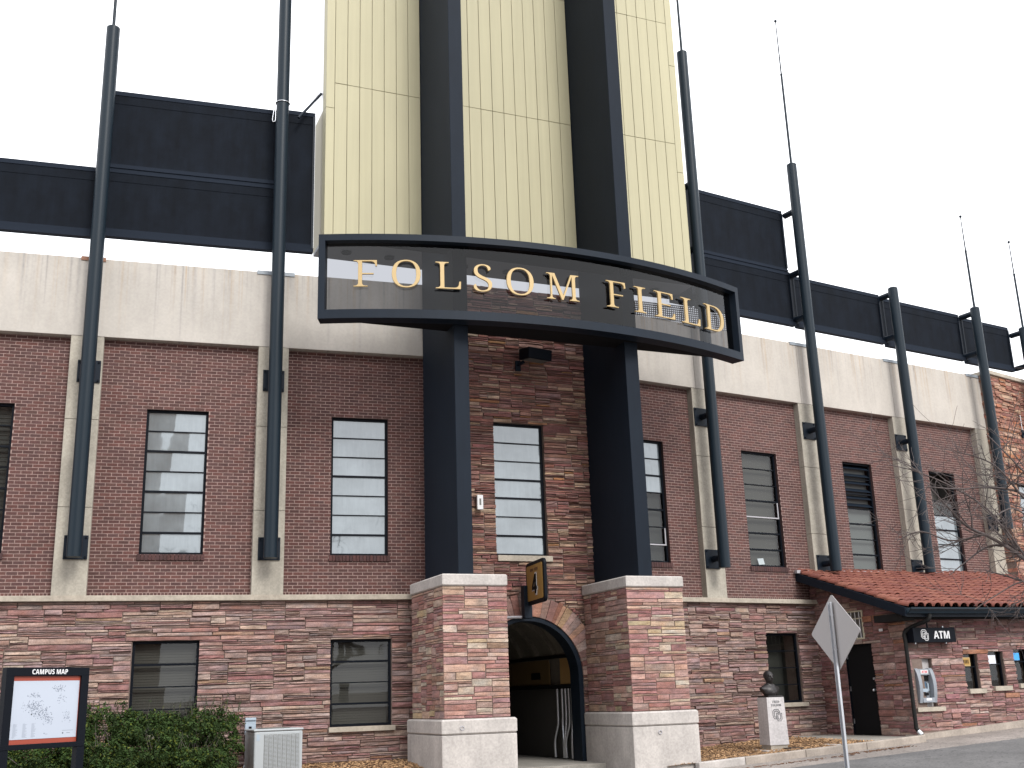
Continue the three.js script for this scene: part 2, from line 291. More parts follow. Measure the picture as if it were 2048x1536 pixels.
// ------------------------------------------------------------------ windows
// a steel window as a part of `host`: the frame, with panes, blind and sill below it
function steelWindow(host, x0, x1, y0, y1, z, o = {}) {
  const rows = o.rows ?? 7, fw = 0.05, H = (y1 - y0 - fw) / rows, f = [], r = rng(Math.round((x0 + 40) * 1000 + y0 * 77));
  f.push(bx(x0, x0 + fw, y0, y1, z - 0.04, z + 0.03), bx(x1 - fw, x1, y0, y1, z - 0.04, z + 0.03), bx(x0 + fw, x1 - fw, y0, y0 + fw, z - 0.04, z + 0.03), bx(x0 + fw, x1 - fw, y1 - fw, y1, z - 0.04, z + 0.03));
  const thick = o.thick ?? [1, 3, 5];
  for (let k = 1; k < rows; k++) { const t = thick.includes(k) ? 0.042 : 0.022; f.push(bx(x0 + fw, x1 - fw, y0 + k * H + fw / 2 - t / 2, y0 + k * H + fw / 2 + t / 2, z - 0.03, z + 0.022)); }
  const win = mesh('window', f, M.frame, host);
  const kinds = o.panes ?? [];
  for (let k = 0; k < rows; k++) {
    const kind = kinds[k] ?? o.kind ?? 'clear', ya = y0 + k * H + fw / 2 + 0.008, yb = ya + H - 0.016;
    if (kind === 'louvre') { for (let q = 0; q < 2; q++) { const g = new THREE.BoxGeometry(x1 - x0 - 2 * fw, 0.012, 0.17); g.rotateX(0.65); g.translate((x0 + x1) / 2, ya + (q + 0.5) * H / 2, z - 0.03); mesh('louvre', metricUV(g), M.black, win); } continue; }
    if (kind === 'open') continue;
    const g = new THREE.PlaneGeometry(x1 - x0 - 2 * fw + 0.01, yb - ya + 0.006, 6, 3), p = g.attributes.position, wv = kind === 'film' ? 0.0022 : 0.0012, ph = r() * 6;
    for (let i = 0; i < p.count; i++) p.setZ(i, wv * Math.sin(p.getX(i) * 6 + ph + k) + wv * 0.7 * Math.sin(p.getY(i) * 11 + ph * 2));
    g.computeVertexNormals(); g.rotateX(rr(-0.004, 0.004, r)); g.rotateY(rr(-0.0022, 0.0022, r)); g.translate((x0 + x1) / 2, (ya + yb) / 2, z - 0.005);
    if (kind === 'film') { const uv = g.attributes.uv, a = r() * 3, b = r() * 3; for (let i = 0; i < uv.count; i++) uv.setXY(i, uv.getX(i) + a, uv.getY(i) * 0.35 + b); }
    mesh('pane', g, kind === 'film' ? M.film : M.clear, win);
  }
  if (o.sash != null) { const ya = y0 + o.sash * H, yb = ya + H; mesh('vent_sash', [bx(x1 - fw - 0.03, x1 - fw, ya, yb, z + 0.03, z + 0.05), bx(x0 + fw, x1 - fw - 0.03, ya, ya + 0.03, z + 0.03, z + 0.05)], M.galvDull, win); }
  if (o.blind) {
    const sl = []; const n = o.slats ?? 34, hh = (y1 - y0) / n;
    for (let k = 0; k < n; k++) { const g = new THREE.BoxGeometry(x1 - x0 - 0.06, hh * 0.96, 0.003); if (n > 3) g.rotateX(-0.2); g.translate((x0 + x1) / 2, y0 + (k + 0.5) * hh, z - 0.13); sl.push(metricUV(g)); }
    mesh('blind', sl, o.blind, win);
  }
  const b = z - 0.55;
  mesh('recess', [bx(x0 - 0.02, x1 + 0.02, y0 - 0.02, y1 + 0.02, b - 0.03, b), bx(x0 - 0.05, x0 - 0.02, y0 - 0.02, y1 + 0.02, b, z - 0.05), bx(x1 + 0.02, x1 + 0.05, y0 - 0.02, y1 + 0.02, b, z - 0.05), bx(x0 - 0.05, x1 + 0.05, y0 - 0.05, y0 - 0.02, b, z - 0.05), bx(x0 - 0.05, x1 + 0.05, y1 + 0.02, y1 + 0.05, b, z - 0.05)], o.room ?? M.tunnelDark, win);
  return win;
}
function brickSill(win, x0, x1, y, z, r) {              // rowlock sill under an upper window
  for (let x = x0; x < x1 - 0.03; x += 0.0715) { const g = bx(x, Math.min(x1, x + 0.062), y - 0.115, y, z - 0.14, z + 0.035); const t = pick(brickTones, r), k = rr(0.8, 1.0, r); mesh('sill_brick', setColor(g, C(t[0], t[1], t[2], 0.8 * k)), M.brick, win); }
}

// ------------------------------------------------------------------ the two wings of the stadium wall
const BEND = [0, 0, -24], YC = 3.49, YB = 3.6, YT = 8.8, YTOP = 10.49, ZB = -0.18;
function wing(name, label, turn, u0, u1, pil, upper, lower, seed, band, jointRight, groundY, stoneTo) {
  const t = thing(name, label, 'stadium wall', BEND, turn), r = rng(seed);
  const wallHole = w => ({ x0: w.x0, x1: w.x1, y0: w.y0, y1: w.y1 });
  // brick storey
  const s = rectShape(u0, YB, u1, YT + 0.2); upper.forEach(w => s.holes.push(holePath(w)));
  const bw = mesh('brick_wall', extr(s, 0.3, ZB - 0.305), [M.brickMortar, M.brickReveal], t);
  let bk = []; const edges = [u0, ...pil.flatMap(p => [p - 0.32, p + 0.32]), u1];
  for (let k = 0; k < edges.length; k += 2) if (edges[k + 1] - edges[k] > 0.05) bk = bk.concat(bricks(edges[k], edges[k + 1], YB + 0.012, YT + 0.12, ZB, upper, r));
  lay(bk, 'brick', M.brick, bw, t);
  // stone storey
  const s2 = rectShape(u0, groundY - 0.5, u1, YC); lower.forEach(w => s2.holes.push(holePath(w)));
  const sw = mesh('stone_wall', extr(s2, 0.5, -0.57), M.stoneMortar, t);
  lay(stones(Math.max(u0, -12.2), stoneTo, groundY - 0.12, YC, -0.055, lower, 'left', seed + 1, { prot: 0.045, rough: 0.007 }), 'stone', M.stone, sw, t);
  mesh('cornice', rbx(u0, u1, YC, YB, -0.3, 0.075, 0.012), M.sill, t);
  // concrete band in bays, pilasters in three lifts
  const j = [u0, ...pil.map(p => p + jointRight), u1];
  for (let k = 0; k < j.length - 1; k++) { const g = rbx(j[k] + 0.004, j[k + 1] - 0.004, YT, YTOP, -0.5, 0, 0.01); const uv = g.attributes.uv; for (let i = 0; i < uv.count; i++) uv.setY(i, uv.getY(i) - YT); mesh('concrete_panel', g, band, t); }
  for (const p of pil) {
    const lifts = [YB, 5.3, 7.06, YT];
    for (let k = 0; k < 3; k++) mesh('pilaster', rbx(p - 0.315, p + 0.315, lifts[k] + 0.003, lifts[k + 1] - 0.003, -0.25, -0.004, 0.01), M.pilaster, t);
    const cp = p === pil[0] && turn < 0.4 ? 0.24 : 0.4;
    mesh('coping_cap', bx(p - cp, p + cp, YTOP + 0.002, YTOP + 0.025, -0.5, 0.02).toNonIndexed(), p === pil[0] && turn < 0.4 ? M.rust : M.flash, t);
    mesh('coping_cap', bx(p - cp, p + cp, YTOP - 0.06, YTOP + 0.002, 0.003, 0.02).toNonIndexed(), p === pil[0] && turn < 0.4 ? M.rust : M.flash, t);
  }
  for (const w of upper) { const win = steelWindow(bw, w.x0, w.x1, w.y0, w.y1, ZB - 0.11, w); brickSill(win, w.x0 - 0.03, w.x1 + 0.03, w.y0, ZB, r); }
  for (const w of lower) { const win = steelWindow(sw, w.x0, w.x1, w.y0, w.y1, -0.16, w); mesh('sill', rbx(w.x0 - (w.sillOut ?? 0.02), w.x1 + 0.06, w.y0 - 0.1, w.y0 - 0.004, -0.2, 0.035, 0.008), M.sill, win); }
  return t;
}
const up = (c, o) => ({ x0: c - 0.61, x1: c + 0.61, y0: 4.418, y1: 7.374, ...o });
const wingL = wing('stadium_wall', 'brick and sandstone stadium wall left of the entrance, with three large windows over the hedge', 0.3134, -13, -1.7, [-9.0, -5.29],
  [up(-10.87, { panes: ['clear', 'clear', 'clear', 'clear', 'clear', 'clear', 'clear'], blind: M.blindGrey }), up(-7.17, { kind: 'film' }), up(-3.41, { kind: 'film', thick: [1, 4] })],
  [{ x0: -7.79, x1: -6.55, y0: 1.02, y1: 2.74, rows: 4, thick: [3], blind: M.blindTan, kind: 'clear' }, { x0: -4.01, x1: -2.76, y0: 1.02, y1: 2.71, rows: 4, thick: [1, 3], blind: M.blindTan, kind: 'clear' }], 100, M.band, 0, 0.3, -1.7);
const wingR = wing('stadium_wall', 'brick and sandstone stadium wall right of the entrance, running back behind the tile-roofed gatehouse', 0.5493, 1.7, 17.0, [5.58, 9.26, 12.95, 16.6],
  [up(3.76, { panes: ['clear', 'clear', 'clear', 'clear', 'film', 'film', 'film'], sash: 1, blind: M.blindGrey, slats: 1 }), up(7.52, { kind: 'clear', blind: M.blindTan, slats: 1, sash: 3, thick: [1, 2, 4] }), up(11.15, { panes: ['clear', 'clear', 'clear', 'clear', 'louvre', 'louvre', 'louvre'], blind: M.blindMid, slats: 1, x1: 11.72, x0: 10.58 }), up(14.67, { panes: ['film', 'film', 'film', 'film', 'clear', 'open', 'open'], x0: 14.1, x1: 15.22 })],
  [{ x0: 7.06, x1: 8.15, y0: 1.13, y1: 2.78, rows: 4, thick: [], kind: 'clear', sillOut: 0.05 }], 200, M.bandRight, -0.17, 0.2, 9.3);
// paper leaning on the sill inside the lowest pane of the second right-hand window
{ const g = new THREE.BoxGeometry(0.2, 0.16, 0.004); g.rotateX(-0.2); g.rotateZ(0.08); g.translate(7.42, 4.57, ZB - 0.17); const m = mesh('paper_sheet', g, M.paper, scene); m.applyMatrix4(wingR.matrixWorld); tag(m, 'white paper standing inside the second upper window right of the entrance', 'paper'); }

// ------------------------------------------------------------------ stone entrance with the arch
const TURN = 0.40, AX = 0.19, AR = 1.25, AS = 1.88;
const gateWall = thing('entrance_wall', 'tall narrow sandstone entrance wall between the two black columns, arched doorway below', 'entrance', BEND, TURN);
{
  const x0 = -1.95, x1 = 1.98, y0 = 0, y1 = 10.56, win = { x0: -0.49, x1: 0.74, y0: 4.42, y1: 7.37 };
  const s = rectShape(x0, y0, x1, y1), a = new THREE.Path(); a.moveTo(AX - AR, 0.0); a.lineTo(AX - AR, AS); a.absarc(AX, AS, AR, Math.PI, 0, true); a.lineTo(AX + AR, 0.0); a.closePath();
  const s2 = new THREE.Shape(); s2.moveTo(x0, y0); s2.lineTo(AX - AR, y0); s2.lineTo(AX - AR, AS); s2.absarc(AX, AS, AR, Math.PI, 0, true); s2.lineTo(AX + AR, y0); s2.lineTo(x1, y0); s2.lineTo(x1, y1); s2.lineTo(x0, y1); s2.closePath(); s2.holes.push(holePath(win));
  const w = mesh('stone_wall', extr(s2, 0.5, -0.54), M.stoneMortar, gateWall);
  const holes = [win, { x0: AX - AR, x1: AX + AR, y0: -1, y1: AS }];
  const VO = 1.72;
  for (let y = AS; y < AS + VO; y += 0.06) { const hw = Math.sqrt(Math.max(0, VO * VO - Math.pow(y + 0.03 - AS, 2))); holes.push({ x0: AX - hw, x1: AX + hw, y0: y, y1: y + 0.06 }); }
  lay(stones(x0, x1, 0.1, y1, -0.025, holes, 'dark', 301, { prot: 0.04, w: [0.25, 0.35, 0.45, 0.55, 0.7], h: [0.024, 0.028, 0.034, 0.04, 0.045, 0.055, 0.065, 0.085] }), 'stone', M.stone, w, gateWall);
  const r = rng(77); let th = 0;
  while (th < Math.PI - 0.01) {                                              // voussoirs fanned round the arch
    let d = rr(0.05, 0.13, r); if (Math.PI - th - d < 0.05) d = Math.PI - th; const ro = VO - rr(0, 0.07, r), p = [], z = rr(0.0, 0.03, r), a0 = th + 0.004, a1 = th + d - 0.004;
    const sh = new THREE.Shape(); sh.moveTo(AX + AR * Math.cos(a0), AS + AR * Math.sin(a0)); sh.lineTo(AX + ro * Math.cos(a0), AS + ro * Math.sin(a0)); sh.lineTo(AX + ro * Math.cos(a1), AS + ro * Math.sin(a1)); sh.lineTo(AX + AR * Math.cos(a1), AS + AR * Math.sin(a1)); sh.closePath();
    mesh('arch_stone', setColor(extr(sh, 0.05, -0.05 + z, 0.003), tone(pick(['dark', 'left', 'block'], r), r)), M.stone, w); th += d;
  }
  const ww = steelWindow(w, win.x0, win.x1, win.y0, win.y1, -0.16, { kind: 'film', thick: [1, 3, 4] });
  mesh('sill', rbx(-0.47, 0.82, 4.29, 4.416, -0.2, 0.04, 0.01), M.sill, ww);
  // black steel lining of the arch, and the passage behind it
  const ring = new THREE.Shape(); ring.moveTo(AX + AR, 0.1); ring.lineTo(AX + AR, AS); ring.absarc(AX, AS, AR, 0, Math.PI, false); ring.lineTo(AX - AR, 0.1); ring.lineTo(AX - AR + 0.1, 0.1); ring.lineTo(AX - AR + 0.1, AS); ring.absarc(AX, AS, AR - 0.1, Math.PI, 0, true); ring.lineTo(AX + AR - 0.1, 0.1); ring.closePath();
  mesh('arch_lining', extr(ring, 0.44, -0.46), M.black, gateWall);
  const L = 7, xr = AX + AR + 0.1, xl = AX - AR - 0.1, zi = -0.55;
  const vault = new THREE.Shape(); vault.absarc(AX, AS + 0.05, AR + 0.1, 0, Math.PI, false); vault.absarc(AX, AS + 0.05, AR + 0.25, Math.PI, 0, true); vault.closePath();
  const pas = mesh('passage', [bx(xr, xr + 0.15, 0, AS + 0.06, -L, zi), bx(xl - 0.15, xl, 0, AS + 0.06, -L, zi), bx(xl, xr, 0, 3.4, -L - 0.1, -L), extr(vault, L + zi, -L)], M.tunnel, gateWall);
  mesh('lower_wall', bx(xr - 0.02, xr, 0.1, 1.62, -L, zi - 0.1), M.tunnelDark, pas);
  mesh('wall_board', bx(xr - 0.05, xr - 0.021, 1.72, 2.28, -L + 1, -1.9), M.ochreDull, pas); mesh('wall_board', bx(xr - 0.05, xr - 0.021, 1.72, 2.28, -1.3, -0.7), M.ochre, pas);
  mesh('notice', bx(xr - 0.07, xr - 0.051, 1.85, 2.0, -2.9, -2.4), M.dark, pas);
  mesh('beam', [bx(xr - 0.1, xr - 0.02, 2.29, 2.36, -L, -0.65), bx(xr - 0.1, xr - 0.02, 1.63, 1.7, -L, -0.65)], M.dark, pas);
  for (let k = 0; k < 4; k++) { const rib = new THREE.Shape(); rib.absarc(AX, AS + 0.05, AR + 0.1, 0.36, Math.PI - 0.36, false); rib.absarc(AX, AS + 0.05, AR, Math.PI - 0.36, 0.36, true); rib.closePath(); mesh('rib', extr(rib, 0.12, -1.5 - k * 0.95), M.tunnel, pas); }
  [[-0.7, 0.03], [-0.85, -0.05], [-1.02, 0.0], [-1.2, 0.06], [-1.45, -0.04]].forEach(([z, k]) => mesh('conduit', tube([[xr - 0.07, 1.62, z], [xr - 0.07, 1.1, z], [xr - 0.08, 0.85, z], [xr - 0.13, 0.5, z + k * 2], [xr - 0.13, 0.16, z + k * 2]], 0.03, 24, 8), M.galv, pas));
}
// ------------------------------------------------------------------ cream tower slab and black fins
const tower = thing('scoreboard_tower', 'tall cream panelled tower slab standing on two black columns above the entrance', 'tower', BEND, TURN);
{
  const X0 = -4.34, X1 = 5.0, YA = 11.27, YZ = 22, ZK = -1.05;
  mesh('core', bx(X0 + 0.02, X1 - 0.02, YA + 0.03, YZ, ZK + 0.04, -0.035), M.creamDark, tower);
  const rows = [[YA + 0.02, 15.1], [15.1, 18.66], [18.66, YZ]], bays = [[X0 + 0.2, -2.1, 7], [-1.77, 1.82, 12], [2.16, X1 - 0.2, 9]];
  for (const [b0, b1, n] of bays) for (let k = 0; k < n; k++) for (const [ya, yb] of rows) { const w = (b1 - b0) / n; mesh('cladding_panel', rbx(b0 + k * w + 0.005, b0 + (k + 1) * w - 0.005, ya + 0.005, yb - 0.005, -0.035, rr(-0.002, 0.003), 0.006), R() < 0.5 ? M.cream : M.creamB, tower); }
  for (const [x, y] of [[X0, 14.45], [X1 - 0.2, 14.3]]) for (const [ya, yb] of [[YA + 0.02, y], [y, 17.4], [17.4, YZ]]) mesh('corner_panel', rbx(x + 0.002, x + 0.196, ya + 0.004, yb - 0.004, -0.3, 0.004, 0.008), M.cream, tower);
  for (const x of [X0, X1]) { const s = x < 0 ? -1 : 1; mesh('side_panel', bx(Math.min(x, x - s * 0.02), Math.max(x, x - s * 0.02), YA + 0.02, 14.5, ZK + 0.01, -0.3), M.creamDark, tower); mesh('side_panel', bx(Math.min(x, x - s * 0.02), Math.max(x, x - s * 0.02), 14.505, YZ, ZK + 0.01, -0.3), M.white, tower); }
  mesh('back_panel', bx(X0, X1, YA + 0.02, YZ, ZK - 0.01, ZK + 0.01), M.creamDark, tower);
  const so = mesh('soffit', bx(X0, X1, YA - 0.05, YA + 0.019, ZK - 0.01, 0.0), M.soffit, tower);
  for (const x of [-3.7, -2.7, -0.9, 0.2, 1.3, 3.0, 4.2]) { const g = new THREE.CylinderGeometry(0.11, 0.11, 0.05, 20); g.translate(x, YA - 0.06, -0.55); mesh('recessed_light', g, M.dark, so); }
  for (const [a, b] of [[-2.09, -1.78], [1.83, 2.15]]) mesh('column', rbx(a, b, 3.77, YZ, -0.05, 2.0, 0.012), M.column, tower);
  mesh('bracing_rod', cyl(0.03, 0.03, [-4.36, 15.0, -0.4], [-4.9, 14.2, -0.25]), M.black, tower);
}
// ------------------------------------------------------------------ curved sign
const sign = thing('entrance_sign', 'curved black-framed glass sign with gold letters reading FOLSOM FIELD across the tower', 'sign', BEND, TURN);
{
  const RC = 13, cx = 0.16, zc = 2.6 - RC, S0 = -5.1, S1 = 5.16, Y0 = 8.80, Y1 = 10.6;
  const arc = (r0, r1, s0, s1, y0, y1, n = 60) => {
    const pos = []; const P = (r, s, y) => [cx + r * Math.sin(s / RC), y, zc + r * Math.cos(s / RC)], q = (a, b, c, d) => pos.push(...a, ...b, ...c, ...a, ...c, ...d);
    for (let k = 0; k < n; k++) {
      const a = s0 + (s1 - s0) * k / n, b = s0 + (s1 - s0) * (k + 1) / n;
      q(P(r1, a, y0), P(r1, b, y0), P(r1, b, y1), P(r1, a, y1)); q(P(r0, b, y0), P(r0, a, y0), P(r0, a, y1), P(r0, b, y1));
      q(P(r1, a, y1), P(r1, b, y1), P(r0, b, y1), P(r0, a, y1)); q(P(r0, a, y0), P(r0, b, y0), P(r1, b, y0), P(r1, a, y0));
    }
    q(P(r0, s0, y0), P(r1, s0, y0), P(r1, s0, y1), P(r0, s0, y1)); q(P(r1, s1, y0), P(r0, s1, y0), P(r0, s1, y1), P(r1, s1, y1));
    const g = new THREE.BufferGeometry(); g.setAttribute('position', new THREE.Float32BufferAttribute(pos, 3)); g.computeVertexNormals(); return metricUV(g);
  };
  mesh('frame', [arc(RC - 0.32, RC, S0, S1, Y0, Y0 + 0.185), arc(RC - 0.32, RC, S0, S1, Y1 - 0.135, Y1), arc(RC - 0.32, RC, S0, S0 + 0.13, Y0 + 0.185, Y1 - 0.135, 2), arc(RC - 0.32, RC, S1 - 0.12, S1, Y0 + 0.185, Y1 - 0.135, 2)], M.black, sign);
  const pane = (a, b) => { const g = new THREE.CylinderGeometry(RC - 0.17, RC - 0.17, Y1 - Y0 - 0.32, 24, 1, true, a / RC, (b - a) / RC); g.translate(cx, (Y0 + Y1 + 0.05) / 2, zc); mesh('glass', g, M.tint, sign); };
  pane(S0 + 0.13, -1.7); pane(-1.7, 1.9); pane(1.9, S1 - 0.12);
  const plate = (za, y0, y1) => { const sh = new THREE.Shape(); for (let k = 0; k <= 40; k++) { const s = -4.4 + 8.9 * k / 40, x = cx + (RC - 0.33) * Math.sin(s / RC), z = zc + (RC - 0.33) * Math.cos(s / RC); k ? sh.lineTo(x, -z) : sh.moveTo(x, -z); } sh.lineTo(4.4, -za); sh.lineTo(-4.1, -za); sh.closePath(); const g = new THREE.ExtrudeGeometry(sh, { depth: y1 - y0, bevelEnabled: false }); g.rotateX(-Math.PI / 2); g.translate(0, y0, 0); return metricUV(g); };
  mesh('bottom_plate', plate(1.55, Y0 + 0.02, Y0 + 0.06), M.dark, sign);
  mesh('top_plate', plate(1.55, Y1 - 0.07, Y1 - 0.03), M.dark, sign);
  mesh('strut', [bx(-1.9, -1.82, Y0 + 0.07, Y0 + 0.2, 1.9, 2.2), bx(1.9, 2.0, Y0 + 0.07, Y0 + 0.2, 1.9, 2.2), bx(-1.9, -1.82, Y1 - 0.25, Y1 - 0.1, 1.9, 2.2), bx(1.9, 2.0, Y1 - 0.25, Y1 - 0.1, 1.9, 2.2)], M.black, sign);
  const LT = [['F', -4.4, -3.93, 9.49, 10.06], ['O', -3.63, -3.05, 9.475, 10.075], ['L', -2.74, -2.22, 9.475, 10.055], ['S', -1.955, -1.565, 9.45, 10.05], ['O', -1.25, -0.66, 9.43, 10.04], ['M', -0.365, 0.38, 9.42, 10.0], ['F', 1.065, 1.555, 9.41, 10.01], ['I', 1.795, 2.1, 9.395, 9.985], ['E', 2.35, 2.93, 9.38, 9.98], ['L', 3.15, 3.735, 9.37, 9.97], ['D', 3.91, 4.59, 9.36, 9.97]];
  for (const [ch, a, b, y0, y1] of LT) {
    const s = (a + b) / 2, g = textGeo(ch, serifR, -(b - a) / 2, (b - a) / 2, y0, y1, 0.03, 0, 0.016); const m = mesh('letter', g, M.gold, sign), r = RC - 0.12;
    m.position.set(cx + r * Math.sin(s / RC), 0, zc + r * Math.cos(s / RC)); m.rotation.y = s / RC;
  }
}
// ------------------------------------------------------------------ stone piers under the columns
function pier(label, x0, x1, seed) {
  const c = Math.cos(TURN), s = Math.sin(TURN), xm = (x0 + x1) / 2, t = thing('stone_pier', label, 'pier', [xm * c + 1.0 * s, 0, -24 - xm * s + 1.0 * c], TURN);
  const w = (x1 - x0) / 2, zb = -0.98, zf = 1.05, core = mesh('stone_core', bx(-w + 0.04, w - 0.04, 1.1, 3.56, zb, zf - 0.04), M.stoneMortar, t);
  const o = { w: [0.28, 0.36, 0.46, 0.56, 0.7], h: [0.038, 0.045, 0.055, 0.065, 0.075, 0.09, 0.11, 0.14], prot: 0.012, rough: 0.004, edge: 0.005, gap: 0.004 };
  const f = stones(-w, w, 1.13, 3.55, zf - 0.025, [], 'pier', seed, o);
  const lm = new THREE.Matrix4().makeRotationY(-Math.PI / 2).setPosition(-w + 0.025, 0, 0), rm = new THREE.Matrix4().makeRotationY(Math.PI / 2).setPosition(w - 0.025, 0, 0);
  const l = stones(zb, zf - 0.03, 1.13, 3.55, 0, [], 'pier', seed + 1, o, lm), rgt = stones(-zf + 0.03, -zb, 1.13, 3.55, 0, [], 'pier', seed + 2, o, rm);
  lay([...f, ...l, ...rgt], 'stone', M.stone, core, t, 300);
  const cham = (hw, z0, z1, y0, y1, ch) => { const sh = rectShape(-hw, z0, hw, z1); const g = new THREE.ExtrudeGeometry(sh, { depth: y1 - y0 - 2 * ch, bevelEnabled: true, bevelSize: ch, bevelThickness: ch, bevelSegments: 1, bevelOffset: -ch }); g.rotateX(-Math.PI / 2); g.translate(0, y0 + ch, 0); return metricUV(g); };
  mesh('cap', cham(w + 0.01, -zf - 0.01, 0.985, 3.555, 3.78, 0.022), M.limestone, t);
  mesh('base_course', cham(w + 0.09, -zf - 0.09, 0.985, 0.845, 1.12, 0.03), M.limestone, t);
  mesh('base', rbx(-w - 0.085, w + 0.085, -0.3, 0.838, zb - 0.005, zf + 0.085, 0.012), M.limestone, t);
  const g = new THREE.TorusGeometry(0.035, 0.01, 6, 14); g.translate(seed === 500 ? -0.35 : -0.15, seed === 500 ? 0.96 : 0.72, zf + 0.095); mesh('stud', g, M.galvDull, t);
}
pier('left pink sandstone pier with limestone cap and base, beside the arched doorway', -2.43, -1.12, 500);
pier('right pink sandstone pier with limestone cap and base, beside the mulch bed', 1.5, 2.82, 600);

// ------------------------------------------------------------------ masts and wind screens
const wx = (turn, u, z) => [u * Math.cos(turn) + z * Math.sin(turn), 0, -24 - u * Math.sin(turn) + z * Math.cos(turn)];
function mast(turn, u, z, y0, y1, rod, label, arms, plates = [4.52, 8.05]) {
  const p = wx(turn, u, z); p[1] = y0; const t = thing('steel_mast', label, 'mast', p, turn, 'steel masts along the stadium wall'), q = y => y - y0;
  mesh('pole', [cyl(0.14, 0.14, [0, 0, 0], [0, y1 - y0 - 0.03, 0], 24), cyl(0.14, 0.1, [0, y1 - y0 - 0.03, 0], [0, y1 - y0, 0], 24)], M.mast, t);
  if (rod) { mesh('rod', [cyl(0.036, 0.032, [0, q(y1), 0], [0, q(y1 + rod * 0.62), 0], 10), cyl(0.022, 0.014, [0, q(y1 + rod * 0.62), 0], [0, q(y1 + rod), 0], 8)], M.mast, t); const g = new THREE.SphereGeometry(0.04, 10, 8); g.translate(0, q(y1 + rod * 0.62), 0); const b = new THREE.SphereGeometry(0.045, 10, 8); b.translate(0, q(y1 + rod + 0.03), 0); mesh('finial', [g, b], M.mast, t); }
  for (const y of plates) { const b = mesh('bracket', rbx(-0.22, 0.22, q(y) - 0.23, q(y) + 0.23, -z - 0.002, -z + 0.03, 0.006), M.black, t); mesh('bracket_arm', cyl(0.075, 0.075, [0, q(y), -z + 0.03], [0, q(y), 0.02], 14), M.black, b); for (const [a, c] of [[-1, -1], [-1, 1], [1, -1], [1, 1]]) { const g = new THREE.CylinderGeometry(0.02, 0.02, 0.03, 6); g.rotateX(Math.PI / 2); g.translate(a * 0.18, q(y) + c * 0.19, -z + 0.04); mesh('bolt', g, M.frame, b); } }
  for (const y of arms) mesh('screen_arm', cyl(0.085, 0.085, [0, q(y), -z - 0.04], [0, q(y), 0], 14), M.black, t);
  return t;
}
mast(0.3134, -8.93, 0.36, 4.29, 15.74, 4.6, 'leftmost black steel mast, rising past the left screens to a thin rod', [11.2, 12.5, 14.3]);
const m2 = mast(0.3134, -5.28, 0.36, 4.29, 18.2, 4.6, 'tall black steel mast just left of the cream tower, with a wire clip on it', [11.2, 12.5, 14.3]);
mast(0.5493, 5.5, 0.42, 4.27, 18.2, 4.6, 'tall black steel mast just right of the cream tower, behind the sign end', [11.2, 12.5, 14.3]);
mast(0.5493, 9.24, 0.42, 4.3, 15.72, 4.6, 'black steel mast with a thin rod at the right end of the tall double screen', [11.2, 12.5, 14.3]);
mast(0.5493, 12.85, 0.42, 4.36, 12.6, 0, 'rodless black steel mast between the second and third low screens on the right', [11.15, 12.42]);
mast(0.5493, 16.42, 0.5, 5.7, 12.52, 3.0, 'black steel mast standing against the far sandstone block', [11.1, 12.35], [5.95]);
mast(0.5493, 18.85, 0.42, 7, 12.25, 2.9, 'black steel mast at the right edge of the picture', [11.0, 12.1], []);
{ // wire clip round the second mast
  const t = thing('wire_clip', 'thin bright wire band with a hanging loop on the mast left of the tower', 'wire', [...wx(0.3134, -5.28, 0.36)].map((v, i) => i === 1 ? 14.4 : v), 0.3134);
  const g = new THREE.TorusGeometry(0.15, 0.012, 6, 24); g.rotateX(Math.PI / 2); mesh('band', g, M.galv, t);
  mesh('loop', tube([[-0.16, 0, 0.03], [-0.2, -0.25, 0.05], [-0.21, -0.5, 0.05], [-0.17, -0.5, 0.06], [-0.16, -0.2, 0.06]], 0.009, 20, 6), M.galv, t);
}
function screenPanel(label, turn, u0, u1, y0, y1, foot = 0.1) {
  const t = thing('wind_screen', label, 'screen', (p => (p[1] = y0, p))(wx(turn, (u0 + u1) / 2, -0.06)), turn, 'dark mesh screens above the stadium wall'), w = (u1 - u0) / 2, h = y1 - y0;
  mesh('mesh_panel', bx(-w + 0.05, w - 0.05, 0.1, h - 0.09, -0.05, -0.02), M.screen, t);
  mesh('top_rail', bx(-w, w, h - 0.1, h, -0.09, 0.0), M.rail, t); mesh('top_band', bx(-w, w, h - 0.3, h - 0.1, -0.02, -0.012), M.screen, t);
  mesh('bottom_rail', [bx(-w, w, 0, foot, -0.1, foot < 0.1 ? 0.02 : 0.05), bx(-w, w, foot, foot * 2, -0.02, -0.008)], M.rail, t);
  for (const s of [-1, 1]) mesh('end_post', bx(s > 0 ? w - 0.05 : -w, s > 0 ? w : -w + 0.05, 0.1, h - 0.1, -0.09, 0.02), M.black, t);
  return t;
}
screenPanel('low dark mesh screen at the left edge, left of the first mast', 0.3134, -13, -8.99, 10.97, 12.58);
screenPanel('upper dark mesh screen between the two left masts', 0.3134, -8.9, -5.34, 12.612, 14.45, 0.05);
screenPanel('lower dark mesh screen between the two left masts', 0.3134, -8.9, -5.34, 11.02, 12.608);
screenPanel('narrow tall dark mesh screen between the left mast and the cream tower', 0.3134, -5.32, -4.5, 11.05, 14.5);
screenPanel('upper dark mesh screen right of the cream tower, behind the sign end', 0.5493, 5.72, 9.16, 12.612, 14.45, 0.05);
screenPanel('lower dark mesh screen right of the cream tower, above the sign end', 0.5493, 5.72, 9.22, 11.02, 12.608);
screenPanel('narrow dark mesh screen edge-on between the cream tower and the mast', 0.5493, 4.9, 5.64, 11.05, 14.5);
screenPanel('low dark mesh screen between the mast with the rod and the rodless mast', 0.5493, 9.3, 12.8, 11.0, 12.52);
screenPanel('low dark mesh screen between the rodless mast and the far stone block', 0.5493, 12.9, 16.36, 10.95, 12.45);
